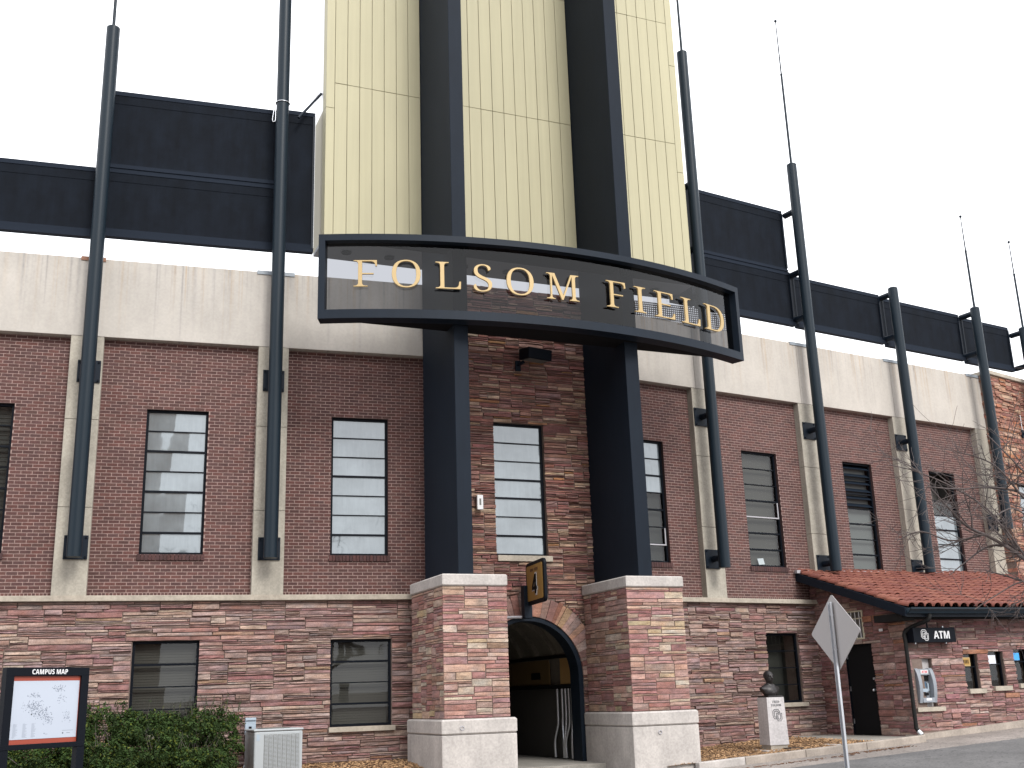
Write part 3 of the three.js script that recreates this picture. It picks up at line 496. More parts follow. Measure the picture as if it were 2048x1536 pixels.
screenPanel('low dark mesh screen at the far right, beyond the last mast but one', 0.5493, 16.46, 18.78, 10.9, 12.38);
{ const t = thing('lattice_guard', 'pale perforated guard panel seen through the right part of the glass sign', 'guard', [...wx(TURN, 5.7, -1.6)].map((v, i) => i === 1 ? 10.2 : v), TURN), g = []; for (let x = -1.85; x <= 1.3; x += 0.06) g.push(bx(x, x + 0.024, 0, 1.1, -0.01, 0)); for (let y = 0; y < 1.1; y += 0.06) g.push(bx(-1.86, 1.33, y, y + 0.024, -0.024, -0.012)); mesh('grille', g, M.galvDull, t); }

// ------------------------------------------------------------------ far sandstone block
{
  const t = thing('stone_block', 'tall sandstone end block beyond the brick wall, at the right edge', 'building', [...wx(0.5493, 16.85, 0.3)], 0.66);
  const win = { x0: 0.76, x1: 1.9, y0: 4.5, y1: 7.2 }, s = rectShape(0, 0, 5, 10.5); s.holes.push(holePath(win)); const w = mesh('stone_wall', extr(s, 0.5, -0.53), M.stoneMortar, t);
  const o = { prot: 0.05, w: [0.25, 0.35, 0.5, 0.65], h: [0.05, 0.06, 0.08, 0.1, 0.12] };
  const f = stones(0, 4.4, 4.4, 10.48, -0.02, [win], 'block', 700, o);
  const lm = new THREE.Matrix4().makeRotationY(-Math.PI / 2).setPosition(0.0, 0, 0);
  mesh('side_core', bx(0.01, 0.3, 0, 10.5, -2, -0.53), M.stoneMortar, t);
  const l = stones(-1.2, -0.01, 3.9, 10.48, -0.02, [], 'block', 710, o, lm);
  lay([...f, ...l], 'stone', M.stone, w, t);
  mesh('coping', [rbx(-0.06, 5, 10.49, 10.62, -0.5, 0.06, 0.02), rbx(-0.06, 0.4, 10.49, 10.62, -1.6, -0.5, 0.02)], M.sill, t);
  mesh('ledge', rbx(0.35, 4, 4.28, 4.4, -0.1, 0.12, 0.01), M.flash, t);
  const ww = steelWindow(w, win.x0, win.x1, win.y0, win.y1, -0.2, { kind: 'film', rows: 7 }); mesh('sill', rbx(win.x0, win.x1 + 0.1, 4.4, 4.495, -0.2, 0.04, 0.008), M.sill, ww);
  const fl = thing('light_bracket', 'black bracket arm fixed on the far sandstone block at the right edge', 'bracket', new THREE.Vector3(1.5, 8.78, 0.03).applyMatrix4(new THREE.Matrix4().makeRotationY(0.66)).add(t.position).toArray(), 0.66);
  mesh('plate', rbx(-0.06, 0.06, -0.12, 0.12, -0.02, 0.02, 0.004), M.black, fl); mesh('arm', cyl(0.045, 0.045, [0, 0, 0.02], [0.9, 0.25, 0.5]), M.black, fl); mesh('conduit', cyl(0.012, 0.012, [0, 0.1, 0], [0, 0.6, 0]), M.galv, fl);
}
// ------------------------------------------------------------------ small things on the entrance
{ // wall floodlight
  const t = thing('flood_light', 'black box floodlight on the stone wall under the sign', 'floodlight', [...wx(TURN, 0.15, 0.03)].map((v, i) => i === 1 ? 8.72 : v), TURN);
  mesh('bracket', [rbx(-0.06, 0.06, -0.14, 0.1, -0.03, 0.02, 0.004), cyl(0.04, 0.04, [0, 0, 0], [0.05, 0.02, 0.2])], M.black, t);
  const b = rbx(-0.32, 0.32, -0.11, 0.14, -0.2, 0.2, 0.02); b.rotateX(0.12); b.rotateY(0.2); b.translate(0.28, 0.14, 0.36); mesh('housing', b, M.frame, t);
  const l = bx(-0.26, 0.26, -0.118, -0.112, -0.15, 0.15); l.rotateX(0.12); l.rotateY(0.2); l.translate(0.28, 0.14, 0.36); mesh('lens', l, M.acDark, t);
}
{ const t = thing('sensor_box', 'small white box on the stone wall beside the left column', 'box', [...wx(TURN, -0.88, 0.05)].map((v, i) => i === 1 ? 5.53 : v), TURN); mesh('case', rbx(-0.07, 0.07, -0.16, 0.16, -0.02, 0.07, 0.015), M.letterWhite, t); mesh('window', bx(-0.02, 0.02, -0.06, 0.08, 0.0705, 0.074), M.acDark, t); }
{ // gate number sign
  const t = thing('gate_sign', 'gold sign with a black 4 hung out above the arched doorway', 'sign', [...wx(TURN, 0.05, 0.28)].map((v, i) => i === 1 ? 3.06 : v), TURN);
  mesh('post', rbx(-0.09, 0.09, 0, 0.68, -0.09, 0.09, 0.01), M.black, t); mesh('conduit', tube([[-0.12, 0.03, 0], [-0.35, 0.03, -0.05], [-0.6, 0.02, -0.2]], 0.03), M.galvDull, t);
  const panel = new THREE.Group(); panel.name = 'panel'; panel.position.set(0.015, 0.7, 0.6); panel.rotation.y = -1.28 - TURN; t.add(panel);
  const rs = (w, h, r) => { const s = new THREE.Shape(); s.moveTo(-w + r, -h); s.lineTo(w - r, -h); s.quadraticCurveTo(w, -h, w, -h + r); s.lineTo(w, h - r); s.quadraticCurveTo(w, h, w - r, h); s.lineTo(-w + r, h); s.quadraticCurveTo(-w, h, -w, h - r); s.lineTo(-w, -h + r); s.quadraticCurveTo(-w, -h, -w + r, -h); return s; };
  mesh('frame', extr(rs(0.62, 0.43, 0.12), 0.05, 0.01, 0.008), M.frame, panel); mesh('face', extr(rs(0.54, 0.36, 0.05), 0.012, 0.066), M.goldPaint, panel);
  { const r = rng(8), g = []; for (let k = 0; k < 9; k++) if (k !== 4) g.push(bx(-0.27 + k * 0.06, -0.225 + k * 0.06, 0.23 + 0.004 * r(), 0.29, 0.0785, 0.081)); mesh('print', g, std(new THREE.Color(0.12, 0.055, 0.02), 0.6), panel); }
  mesh('numeral', textGeo('4', sansB, -0.13, 0.2, -0.24, 0.16, 0.008, 0.09), M.dark, panel);
  mesh('numeral_edge', textGeo('4', sansB, -0.165, 0.235, -0.275, 0.195, 0.008, 0.079), M.letterWhite, panel);
}
// ------------------------------------------------------------------ gatehouse with tile roof
const G0 = [8.77, 0, -25.92], GT = 0.44;
const gate = thing('gatehouse', 'low sandstone gatehouse with red barrel-tile roof at the right', 'building', G0, GT);
{
  const LEN = 3.0, door = { x0: 0.88, x1: 1.88, y0: 0.33, y1: 2.43 }, bw = { x0: 0.85, x1: 1.68, y0: 2.54, y1: 3.22 };          // along the side wall, measured from the stadium
  const tick = [{ x0: 1.7, x1: 2.16, y0: 1.32, y1: 2.1 }, { x0: 2.52, x1: 3.0, y0: 1.36, y1: 2.15 }, { x0: 3.34, x1: 3.82, y0: 1.4, y1: 2.19 }], atm = { x0: 0.1, x1: 0.72, y0: 0.96, y1: 2.02 };
  const fs = rectShape(0.034, 0, 9.2, 3.12); [...tick, atm].forEach(h => fs.holes.push(holePath(h))); const front = mesh('front_wall', extr(fs, 0.4, -0.43), M.stoneMortar, gate);
  const sm = new THREE.Matrix4().makeRotationY(-Math.PI / 2).setPosition(0, 0, -LEN);            // local x runs from the stadium wall to the corner
  const ss = new THREE.Shape(); ss.moveTo(-0.4, 0); ss.lineTo(LEN - 0.02, 0); ss.lineTo(LEN - 0.02, 3.1); ss.lineTo(-0.4, 4.1); ss.closePath(); [door, bw].forEach(h => ss.holes.push(holePath(h)));
  const sg = extr(ss, 0.4, -0.43); sg.applyMatrix4(sm); const side = mesh('side_wall', sg, M.stoneMortar, gate);
  const o = { w: [0.26, 0.36, 0.48, 0.6], h: [0.035, 0.04, 0.05, 0.06, 0.075, 0.09, 0.11], prot: 0.03 };
  const f = stones(0, 5.2, 0.44, 3.08, -0.02, [...tick, atm], 'gate', 800, o);
  const topHoles = []; for (let k = 0; k < 30; k++) { const x = -0.3 + k * 0.12, yy = 4.02 - (x + 0.4) * 0.285; topHoles.push({ x0: x, x1: x + 0.12, y0: yy, y1: 5 }); }
  const l = stones(-0.3, LEN, 0.3, 4.05, -0.02, [door, bw, ...topHoles], 'gate', 810, { ...o, h: [0.06, 0.08, 0.1, 0.12, 0.15] }, sm);
  lay([...f, ...l], 'stone', M.stone, front, gate);
  const fd = new THREE.Shape(); fd.moveTo(-0.02, -0.2); fd.lineTo(9, -0.2); fd.lineTo(9, 0.9); fd.lineTo(0, 0.38); fd.closePath(); mesh('foundation', extr(fd, 0.42, -0.36), M.kerb, gate);
  // door
  const dg = rbx(door.x0 + 0.03, door.x1 - 0.03, door.y0 + 0.02, door.y1 - 0.03, -0.14, -0.09, 0.006); dg.applyMatrix4(sm); const dr = mesh('door', dg, M.dark, gate);
  const hg = [new THREE.CylinderGeometry(0.028, 0.028, 0.05, 12).rotateX(Math.PI / 2).translate(door.x1 - 0.12, 1.36, -0.07), new THREE.SphereGeometry(0.035, 12, 8).translate(door.x1 - 0.12, 1.36, -0.03)].map(g => { g.applyMatrix4(sm); return g; }); mesh('handle', hg, M.galv, dr);
  const lk = new THREE.CylinderGeometry(0.03, 0.03, 0.03, 12).rotateX(Math.PI / 2).translate(door.x1 - 0.12, 1.62, -0.08); lk.applyMatrix4(sm); mesh('lock', lk, M.galvDull, dr);
  for (const y of [0.6, 1.35, 2.1]) { const h = bx(door.x0 + 0.01, door.x0 + 0.05, y, y + 0.11, -0.09, -0.07); h.applyMatrix4(sm); mesh('hinge', h, M.galv, dr); }
  const df = [bx(door.x0, door.x0 + 0.03, door.y0, door.y1, -0.3, -0.06), bx(door.x1 - 0.03, door.x1, door.y0, door.y1, -0.3, -0.06), bx(door.x0, door.x1, door.y1 - 0.03, door.y1, -0.3, -0.062), bx(door.x0, door.x1, door.y0, door.y1, -0.45, -0.4)].map(g => { g.applyMatrix4(sm); return g; }); mesh('door_frame', df, M.frame, gate);
  { const p = bx(2.22, 2.34, 2.68, 2.74, 0.02, 0.03); p.applyMatrix4(sm); mesh('name_plate', p, M.letterWhite, side); }
  // barred window over the door
  const fr = [bx(bw.x0, bw.x0 + 0.045, bw.y0, bw.y1, -0.08, -0.01), bx(bw.x1 - 0.045, bw.x1, bw.y0, bw.y1, -0.08, -0.01), bx(bw.x0, bw.x1, bw.y0, bw.y0 + 0.04, -0.08, -0.011), bx(bw.x0, bw.x1, bw.y1 - 0.03, bw.y1, -0.08, -0.011), bx(bw.x0 + 0.045, bw.x1 - 0.045, bw.y1 - 0.2, bw.y1 - 0.175, -0.05, -0.025)].map(g => { g.applyMatrix4(sm); return g; });
  const bwm = mesh('barred_window', fr, std(new THREE.Color(0.52, 0.49, 0.37), 0.7), side);
  for (let k = 1; k < 6; k++) { const x = bw.x0 + k * (bw.x1 - bw.x0) / 6, g = cyl(0.011, 0.011, [x, bw.y0, -0.03], [x, bw.y1, -0.03], 8); g.applyMatrix4(sm); mesh('bar', g, M.letterWhite, bwm); }
  const bp = bx(bw.x0, bw.x1, bw.y0, bw.y1, -0.13, -0.12); bp.applyMatrix4(sm); mesh('screen', bp, M.acDark, bwm);
  // ticket windows and the recess of the cash machine
  for (const t of tick) {
    const w = mesh('ticket_window', [bx(t.x0, t.x0 + 0.03, t.y0, t.y1, -0.17, -0.1), bx(t.x1 - 0.03, t.x1, t.y0, t.y1, -0.17, -0.1), bx(t.x0 + 0.03, t.x1 - 0.03, t.y1 - 0.3, t.y1 - 0.27, -0.17, -0.101)], M.frame, front);
    mesh('shutter', bx(t.x0, t.x1, t.y0, t.y1, -0.3, -0.27), M.dark, w); const p = new THREE.PlaneGeometry(t.x1 - t.x0 - 0.06, t.y1 - t.y0); p.translate((t.x0 + t.x1) / 2, (t.y0 + t.y1) / 2, -0.14); mesh('pane', p, M.clear, w);
    mesh('sill', rbx(t.x0 + 0.03, t.x1 + 0.1, t.y0 - 0.11, t.y0 - 0.004, -0.15, 0.05, 0.008), M.sill, w);
  }
  mesh('machine_recess', [bx(atm.x0, atm.x1, atm.y0, atm.y1, -0.2, -0.12)], M.atmPanel, front); mesh('sill', rbx(atm.x0 - 0.02, atm.x1 + 0.2, atm.y0 - 0.1, atm.y0 - 0.004, -0.1, 0.045, 0.008), M.sill, front);
  // roof: deck, fascia, gutter, tiles
  const ZE = 0.55, YE = 3.13, ZR = -5.2, sl = (4.24 - 3.13) / (2.96 + 0.55), ang = Math.atan(sl), slX = x => (1.11 + 0.0157 * x) / (3.51 + 0.1097 * x), yAt = (z, x = 0) => YE + (ZE - z) * slX(x), XL = -0.4, XR = 9.2;
  const rs = new THREE.Shape(); rs.moveTo(-ZE, YE - 0.1); rs.lineTo(-ZE, YE - 0.02); rs.lineTo(3.2, yAt(-3.2) - 0.02); rs.lineTo(3.2, yAt(-3.2) - 0.1); rs.closePath();
  const rg = new THREE.ExtrudeGeometry(rs, { depth: XR - XL - 0.04, bevelEnabled: false }); rg.rotateY(Math.PI / 2); rg.translate(XL + 0.02, 0, 0); { const p = rg.attributes.position; for (let i = 0; i < p.count; i++) p.setY(i, p.getY(i) + (ZE - p.getZ(i)) * (slX(p.getX(i)) - sl)); } const roof = mesh('roof', metricUV(rg), M.deck, gate);
  const fa = new THREE.Shape(); fa.moveTo(-ZE, YE - 0.2); fa.lineTo(-ZE, YE + 0.0); fa.lineTo(3.1, yAt(-3.1) + 0.0); fa.lineTo(3.1, yAt(-3.1) - 0.2); fa.closePath(); const fg = new THREE.ExtrudeGeometry(fa, { depth: 0.05, bevelEnabled: false }); fg.rotateY(Math.PI / 2); fg.translate(XL - 0.032, 0, 0); mesh('rake_board', metricUV(fg), M.black, roof);
  mesh('beam', [bx(XL + 0.05, 0.0, 2.86, 3.02, -0.55, 0.35), bx(0.0, 9, 2.9, 3.04, 0.03, 0.2)], M.deck, roof);
  const gs = new THREE.Shape(); gs.moveTo(0, 0); gs.lineTo(0.09, 0); gs.quadraticCurveTo(0.12, 0.07, 0.16, 0.09); gs.lineTo(0.16, 0.13); gs.lineTo(0.145, 0.13); gs.lineTo(0.145, 0.1); gs.quadraticCurveTo(0.1, 0.07, 0.085, 0.015); gs.lineTo(0.012, 0.015); gs.lineTo(0.012, 0.13); gs.lineTo(0, 0.13); gs.closePath();
  const gg = new THREE.ExtrudeGeometry(gs, { depth: XR - XL, bevelEnabled: false }); gg.rotateY(-Math.PI / 2); gg.translate(XR, 2.99, ZE + 0.002); mesh('gutter', metricUV(gg), M.mast, roof);
  mesh('fascia', bx(XL, XR, 2.92, 3.1, ZE - 0.03, ZE - 0.001), M.black, roof);
  const dp = mesh('downpipe', [tube([[0.22, 2.98, ZE + 0.07], [0.18, 2.86, ZE + 0.05], [0.05, 2.72, 0.2], [-0.06, 2.6, 0.06], [-0.06, 2.4, 0.06]], 0.045, 24, 8), cyl(0.045, 0.045, [-0.06, 2.42, 0.06], [-0.06, 0.5, 0.06]), cyl(0.045, 0.05, [-0.06, 0.52, 0.06], [-0.02, 0.38, 0.16])], M.deck, gate);
  mesh('pipe_end', cyl(0.054, 0.054, [-0.045, 0.46, 0.1], [-0.02, 0.38, 0.165]), M.galv, dp);
  mesh('ridge_flashing', (g => { g.translate(0, -4.27, 0); g.rotateZ(0.0157); g.rotateY(0.1093); g.translate(0, 4.315, -3.05); return g; })(bx(-0.5, 8, 4.23, 4.31, -0.03, 0.06)), M.galvDull, gate);
  const cw = 0.262, tl = 0.42, ex = 0.335, nC = Math.floor((XR - XL) / cw), r = rng(31), tilePos = [], covers = [];
  for (let v = 0; v < 4; v++) {                                              // four slightly different barrel tiles
    const pos = [], n = 8, P = (a, s, rad) => [Math.cos(a) * rad * (1 - 0.08 * s), Math.sin(a) * rad * 0.78, -s * tl], q = (a, b, c, d) => pos.push(...a, ...b, ...c, ...a, ...c, ...d);
    for (let k = 0; k < n; k++) { const a = Math.PI * k / n, b = Math.PI * (k + 1) / n, ro = 0.118 + v * 0.002, ri = ro - 0.017; q(P(a, 0, ro), P(a, 1, ro), P(b, 1, ro), P(b, 0, ro)); q(P(a, 0, ri), P(a, 0, ro), P(b, 0, ro), P(b, 0, ri)); q(P(b, 0, ri), P(b, 1, ri), P(a, 1, ri), P(a, 0, ri)); }
    const g = new THREE.BufferGeometry(); g.setAttribute('position', new THREE.Float32BufferAttribute(pos, 3)); g.computeVertexNormals(); metricUV(g); const c = [[174, 104, 86], [166, 96, 80], [182, 114, 94], [158, 92, 80]][v]; tilePos.push(setColor(g, C(c[0], c[1], c[2], 0.8)));
  }
  const pans = [], rowsN = 17; let count = 0;
  for (let c = 0; c < nC; c++) for (let k = 0; k < rowsN; k++) {
    const z = ZE + 0.06 - k * ex * Math.cos(ang), x = XL + (c + 0.5) * cw; if (z < -3.25 - x * 0.11) continue;
    const e = new THREE.Euler(Math.atan(slX(x)) - 0.085, rr(-0.02, 0.02, r), 0), px = x + rr(-0.008, 0.008, r), py = yAt(z, x) + 0.035 + 0.008 * r(), pz = z + rr(-0.012, 0.012, r), tg = tilePos[Math.floor(r() * 4)];
    if (count < 300 && (x < 4.2 || z < -1.2)) { const m = mesh('roof_tile', tg, M.tile, roof); m.position.set(px, py, pz); m.rotation.copy(e); count++; }
    else { const q = tg.clone(); q.applyMatrix4(new THREE.Matrix4().makeRotationFromEuler(e).setPosition(px, py, pz)); covers.push(q); }
    const g = tilePos[(c + k) % 4].clone(); g.scale(1, -0.7, 1); g.rotateX(Math.atan(slX(x)) - 0.03); g.translate(x + cw / 2, yAt(z, x) + 0.075, z + 0.02); pans.push(g);
  }
  const pm = mesh('pan_tiles', pans, M.tile, roof); pm.material = M.tile.clone(); pm.material.side = THREE.DoubleSide; pm.userData.kind = 'stuff'; if (covers.length) mesh('cover_tiles', covers, M.tile, roof).userData.kind = 'stuff';
}
// CU emblem as interlocking outlined strokes
function emblem(scale, th, mat, name, parent, x, y, z) {
  const oct = (w, h, c) => [[-w + c, -h], [w - c, -h], [w, -h + c], [w, h - c], [w - c, h], [-w + c, h], [-w, h - c], [-w, -h + c]];
  const Cp = [[0.34, 0.16], [0.34, 0.3], [0.2, 0.5], [-0.25, 0.5], [-0.45, 0.3], [-0.45, -0.25], [-0.28, -0.45], [0.12, -0.45], [0.12, -0.28], [-0.2, -0.28], [-0.28, -0.2], [-0.28, 0.24], [-0.2, 0.33], [0.12, 0.33], [0.17, 0.27], [0.17, 0.16], [0.34, 0.16]];
  const Up = [[-0.05, 0.1], [-0.05, -0.5], [0.12, -0.68], [0.42, -0.68], [0.58, -0.5], [0.58, 0.1], [0.36, 0.1], [0.36, -0.06], [0.42, -0.06], [0.42, -0.42], [0.36, -0.5], [0.18, -0.5], [0.11, -0.42], [0.11, -0.06], [0.18, -0.06], [0.18, 0.1], [-0.05, 0.1]];
  const g = []; for (const P of [Cp, Up]) for (let i = 0; i < P.length - 1; i++) { const [a, b] = [P[i], P[i + 1]], dx = b[0] - a[0], dy = b[1] - a[1], L = Math.hypot(dx, dy) * scale; const q = new THREE.BoxGeometry(L + th, th, 0.006); q.rotateZ(Math.atan2(dy, dx)); q.translate((a[0] + b[0]) / 2 * scale, (a[1] + b[1]) / 2 * scale, 0); q.translate(x, y, z); g.push(q); }
  return mesh(name, g, mat, parent);
}
const gp = (x, y, z) => { const c = Math.cos(GT), s = Math.sin(GT); return [G0[0] + x * c + z * s, y, G0[2] - x * s + z * c]; };
{ // ATM sign box
  const t = thing('atm_sign', 'black box sign reading ATM under the gutter of the gatehouse', 'sign', gp(0.66, 2.37, 0.15), GT);
  mesh('case', rbx(-0.66, 0.62, 0, 0.33, -0.12, 0.12, 0.008), M.frame, t); mesh('lettering', textGeo('ATM', sansB, -0.06, 0.42, 0.08, 0.25, 0.012, 0.121), M.letterWhite, t);
  emblem(0.2, 0.014, M.letterWhite, 'emblem', t, -0.34, 0.18, 0.124);
  for (const [x, y] of [[-0.62, 0.33], [0.3, 0.33], [-0.58, -0.03], [0.35, -0.03]]) mesh('fixing', bx(x, x + 0.03, y, y + 0.035, 0.02, 0.06), M.galv, t); mesh('hanger', cyl(0.02, 0.02, [-0.1, 0.32, 0], [-0.1, 0.62, 0]), M.black, t);
}
{ // cash machine
  const t = thing('cash_machine', 'grey cash machine set in the gatehouse wall below the ATM sign', 'cash machine', gp(0.43, 1.06, -0.1), GT);
  const s = new THREE.Shape(); s.moveTo(0, 0); s.lineTo(0.13, 0); s.quadraticCurveTo(0.2, 0.3, 0.17, 0.5); s.quadraticCurveTo(0.14, 0.68, 0.08, 0.74); s.lineTo(0, 0.74); s.closePath();
  const part = (x0, x1, k = 1) => { const g = new THREE.ExtrudeGeometry(s, { depth: x1 - x0, bevelEnabled: true, bevelSize: 0.008, bevelThickness: 0.008, bevelSegments: 2, curveSegments: 10 }); g.scale(k, 1, 1); g.rotateY(-Math.PI / 2); g.translate(x1, 0, 0); return metricUV(g); };
  mesh('body', [part(-0.25, -0.17), part(0.17, 0.25), bx(-0.17, 0.17, 0, 0.1, 0, 0.16), bx(-0.17, 0.17, 0.6, 0.735, 0, 0.1), bx(-0.17, 0.17, 0.1, 0.6, 0, 0.03)], M.atm, t);
  const sc = bx(-0.15, 0.15, 0.47, 0.58, 0.03, 0.06); mesh('hood', sc, M.dark, t); mesh('screen', bx(-0.1, 0.06, 0.34, 0.45, 0.03, 0.065), std(new THREE.Color(0.05, 0.10, 0.16), 0.25), t);
  mesh('keypad', [bx(-0.1, 0.06, 0.23, 0.3, 0.03, 0.1), bx(0.09, 0.13, 0.25, 0.42, 0.03, 0.07)], M.boxBlue, t); mesh('slot', bx(-0.05, 0.08, 0.15, 0.21, 0.03, 0.09), M.dark, t); mesh('label', bx(-0.08, 0.08, 0.04, 0.09, 0.16, 0.163), M.letterWhite, t);
  const pl = mesh('badge', bx(-0.1, 0.12, 0.63, 0.71, 0.1, 0.104), M.letterWhite, t); mesh('lettering', textGeo('ATM', sansB, -0.07, 0.09, 0.645, 0.695, 0.003, 0.1045), std(new THREE.Color(0.55, 0.03, 0.05), 0.6), pl);
}
function notice(name, label, x, y, w, h, mat) { const t = thing(name, label, 'notice', gp(x + w / 2, y + h / 2, -0.09), GT); mesh('sheet', bx(-w / 2, w / 2, -h / 2, h / 2, -0.004, 0.004), mat, t); return t; }
{ const n = notice('notice', 'gold framed notice hanging in the first ticket window', 1.73, 1.83, 0.26, 0.2, M.gold); mesh('border', bx(-0.11, 0.11, -0.078, 0.078, 0.0045, 0.006), M.goldPaint, n); const r = rng(4), g = []; for (let k = 0; k < 4; k++) g.push(bx(-0.085 + k * 0.045, -0.06 + k * 0.045, -0.04, 0.045, 0.0065, 0.008)); mesh('print', g, M.dark, n); }
notice('notice', 'blank white notice hanging in the second ticket window', 2.55, 1.87, 0.27, 0.2, M.paper);
notice('notice', 'bright blue notice hanging in the third ticket window', 3.37, 1.94, 0.24, 0.17, M.paperBlue);

// ------------------------------------------------------------------ bust on its pedestal
{
  const P = [5.34, 0.225, -24.82], t = thing('pedestal', 'tapered pale stone pedestal with engraved name, holding the bronze bust', 'pedestal', P, 0.30);
  const sh = (w0, w1, y0, y1) => { const g = new THREE.CylinderGeometry(w1 * Math.SQRT2, w0 * Math.SQRT2, y1 - y0, 4, 1); g.rotateY(Math.PI / 4); g.translate(0, (y0 + y1) / 2, 0); const n = g.toNonIndexed(); n.computeVertexNormals(); return metricUV(n); };
  mesh('shaft', sh(0.225, 0.205, 0.1, 1.07), M.pedestal, t); mesh('plinth', sh(0.2, 0.2, 0, 0.1), M.sill, t); mesh('slab', rbx(-0.42, 0.55, -0.06, 0.005, -0.35, 0.42, 0.008), M.limestone, t);
  const tilt = new THREE.Matrix4().makeRotationX(-0.02), ink = std(new THREE.Color(0.13, 0.13, 0.14), 0.8);
  mesh('inscription', [textGeo('FRED', serif, -0.075, 0.085, 0.955, 1.0, 0.004, 0.2085), textGeo('FOLSOM', serif, -0.115, 0.125, 0.885, 0.93, 0.004, 0.21)], ink, t);
  const e = emblem(0.2, 0.011, ink, 'emblem', t, 0.0, 0.72, 0.216);
  const b = thing('bust', 'dark bronze bust of a man in a jacket on the pale pedestal', 'bust', [P[0], P[1] + 1.07, P[2]], 0.42);
  mesh('base', rbx(-0.19, 0.19, 0, 0.035, -0.17, 0.19, 0.006), M.bronze, b);
  // head, neck, shoulders and jacket as one continuous field
  const ell = [ // centre, radii
    [[0, 0.425, 0.015], [0.088, 0.118, 0.104]], [[0, 0.458, -0.018], [0.096, 0.098, 0.102]], [[0, 0.352, 0.050], [0.060, 0.066, 0.062]], [[0, 0.165, -0.005], [0.26, 0.095, 0.11]], [[0, 0.225, -0.01], [0.15, 0.07, 0.085]], [[0, 0.11, 0.03], [0.185, 0.135, 0.112]], [[0, 0.02, 0.02], [0.105, 0.09, 0.09]], [[-0.085, 0.405, 0.0], [0.014, 0.03, 0.02]], [[0.085, 0.405, 0.0], [0.014, 0.03, 0.02]]];
  const caps = [ // a, b, ra, rb
    [[0, 0.21, -0.005], [0, 0.34, 0.012], 0.074, 0.064], [[0, 0.44, 0.112], [0, 0.402, 0.132], 0.010, 0.016], [[-0.045, 0.452, 0.098], [0.045, 0.452, 0.098], 0.013, 0.013], [[-0.026, 0.368, 0.106], [0.026, 0.368, 0.106], 0.009, 0.009],
    [[-0.075, 0.24, 0.05], [-0.02, 0.05, 0.128], 0.020, 0.014], [[0.075, 0.24, 0.05], [0.02, 0.05, 0.128], 0.020, 0.014], [[0, 0.235, 0.062], [0, 0.09, 0.132], 0.016, 0.018]];
  const N = 64, span = 0.32, cen = [0, 0.28, 0], mc = new MarchingCubes(N, M.bronze, false, false, 160000);
  mc.isolation = 0; const A = new THREE.Vector3(), B = new THREE.Vector3(), p = new THREE.Vector3();
  for (let k = 0; k < N; k++) for (let j = 0; j < N; j++) for (let i = 0; i < N; i++) {
    p.set((i / N * 2 - 1) * span + cen[0], (j / N * 2 - 1) * span + cen[1], (k / N * 2 - 1) * span + cen[2]); let s = 0; const K = 95;
    for (const [c, r] of ell) { const x = p.x - c[0], y = p.y - c[1], z = p.z - c[2], k0 = Math.hypot(x / r[0], y / r[1], z / r[2]), k1 = Math.hypot(x / r[0] ** 2, y / r[1] ** 2, z / r[2] ** 2) + 1e-9; s += Math.exp(-K * k0 * (k0 - 1) / k1); }
    for (const [a, b2, ra, rb] of caps) { A.set(...a); B.set(...b2); const ab = B.clone().sub(A), h = Math.max(0, Math.min(1, p.clone().sub(A).dot(ab) / ab.lengthSq())); s += Math.exp(-K * (p.distanceTo(A.clone().addScaledVector(ab, h)) - (ra + (rb - ra) * h))); }
    let d = -Math.log(s + 1e-30) / K;
    for (const sx of [-1, 1]) d = Math.max(d, 0.017 - Math.hypot(p.x - sx * 0.036, p.y - 0.43, (p.z - 0.118) * 0.9));   // eye sockets
    d = Math.max(d, (Math.abs(p.x) - 0.125 - 0.55 * Math.max(0, Math.min(p.y, 0.2))) * 0.85, 0.022 - p.y);          // arms cut off, flat underside
    mc.field[i + j * N + k * N * N] = -d;
  }
  mc.update(); const cnt = mc.geometry.drawRange.count || mc.count; const g = new THREE.BufferGeometry();
  g.setAttribute('position', new THREE.BufferAttribute(mc.positionArray.slice(0, mc.count * 3), 3)); g.setAttribute('normal', new THREE.BufferAttribute(mc.normalArray.slice(0, mc.count * 3), 3)); g.scale(span, span, span); g.translate(...cen); mesh('figure', metricUV(g), M.bronze, b);
  const pq = thing('ground_plaque', 'dark metal plaque lying on the slab at the foot of the pedestal', 'plaque', [5.72, 0.232, -24.62], 0.30); mesh('plate', rbx(-0.22, 0.22, 0, 0.03, -0.16, 0.16, 0.006), M.bronze, pq);
}
// ------------------------------------------------------------------ road sign seen from behind
{
  const t = thing('road_sign', 'diamond road sign seen from its bare grey back on a metal post', 'road sign', [4.42, -0.02, -16], -1.15);
  const d = rbx(-0.375, 0.375, -0.375, 0.375, -0.003, 0.003, 0.002); const s = new THREE.Shape(), a = 0.375, rd = 0.04; s.moveTo(-a + rd, -a); s.lineTo(a - rd, -a); s.quadraticCurveTo(a, -a, a, -a + rd); s.lineTo(a, a - rd); s.quadraticCurveTo(a, a, a - rd, a); s.lineTo(-a + rd, a); s.quadraticCurveTo(-a, a, -a, a - rd); s.lineTo(-a, -a + rd); s.quadraticCurveTo(-a, -a, -a + rd, -a);
  const g = extr(s, 0.008, -0.004); g.rotateZ(Math.PI / 4); g.translate(0, 2.24, -0.03); mesh('plate', g, std(new THREE.Color(0.30, 0.285, 0.285), 0.6), t);
  mesh('post', [bx(-0.03, 0.03, -0.3, 2.66, 0.0, 0.006), bx(-0.03, -0.022, -0.3, 2.66, 0.0, 0.035), bx(0.022, 0.03, -0.3, 2.66, 0.0, 0.035)], M.galv, t);
  for (const y of [2.0, 2.48]) { const b = new THREE.CylinderGeometry(0.012, 0.012, 0.06, 8); b.rotateX(Math.PI / 2); b.translate(0, y, 0.0); mesh('bolt', b, M.galv, t); }
}
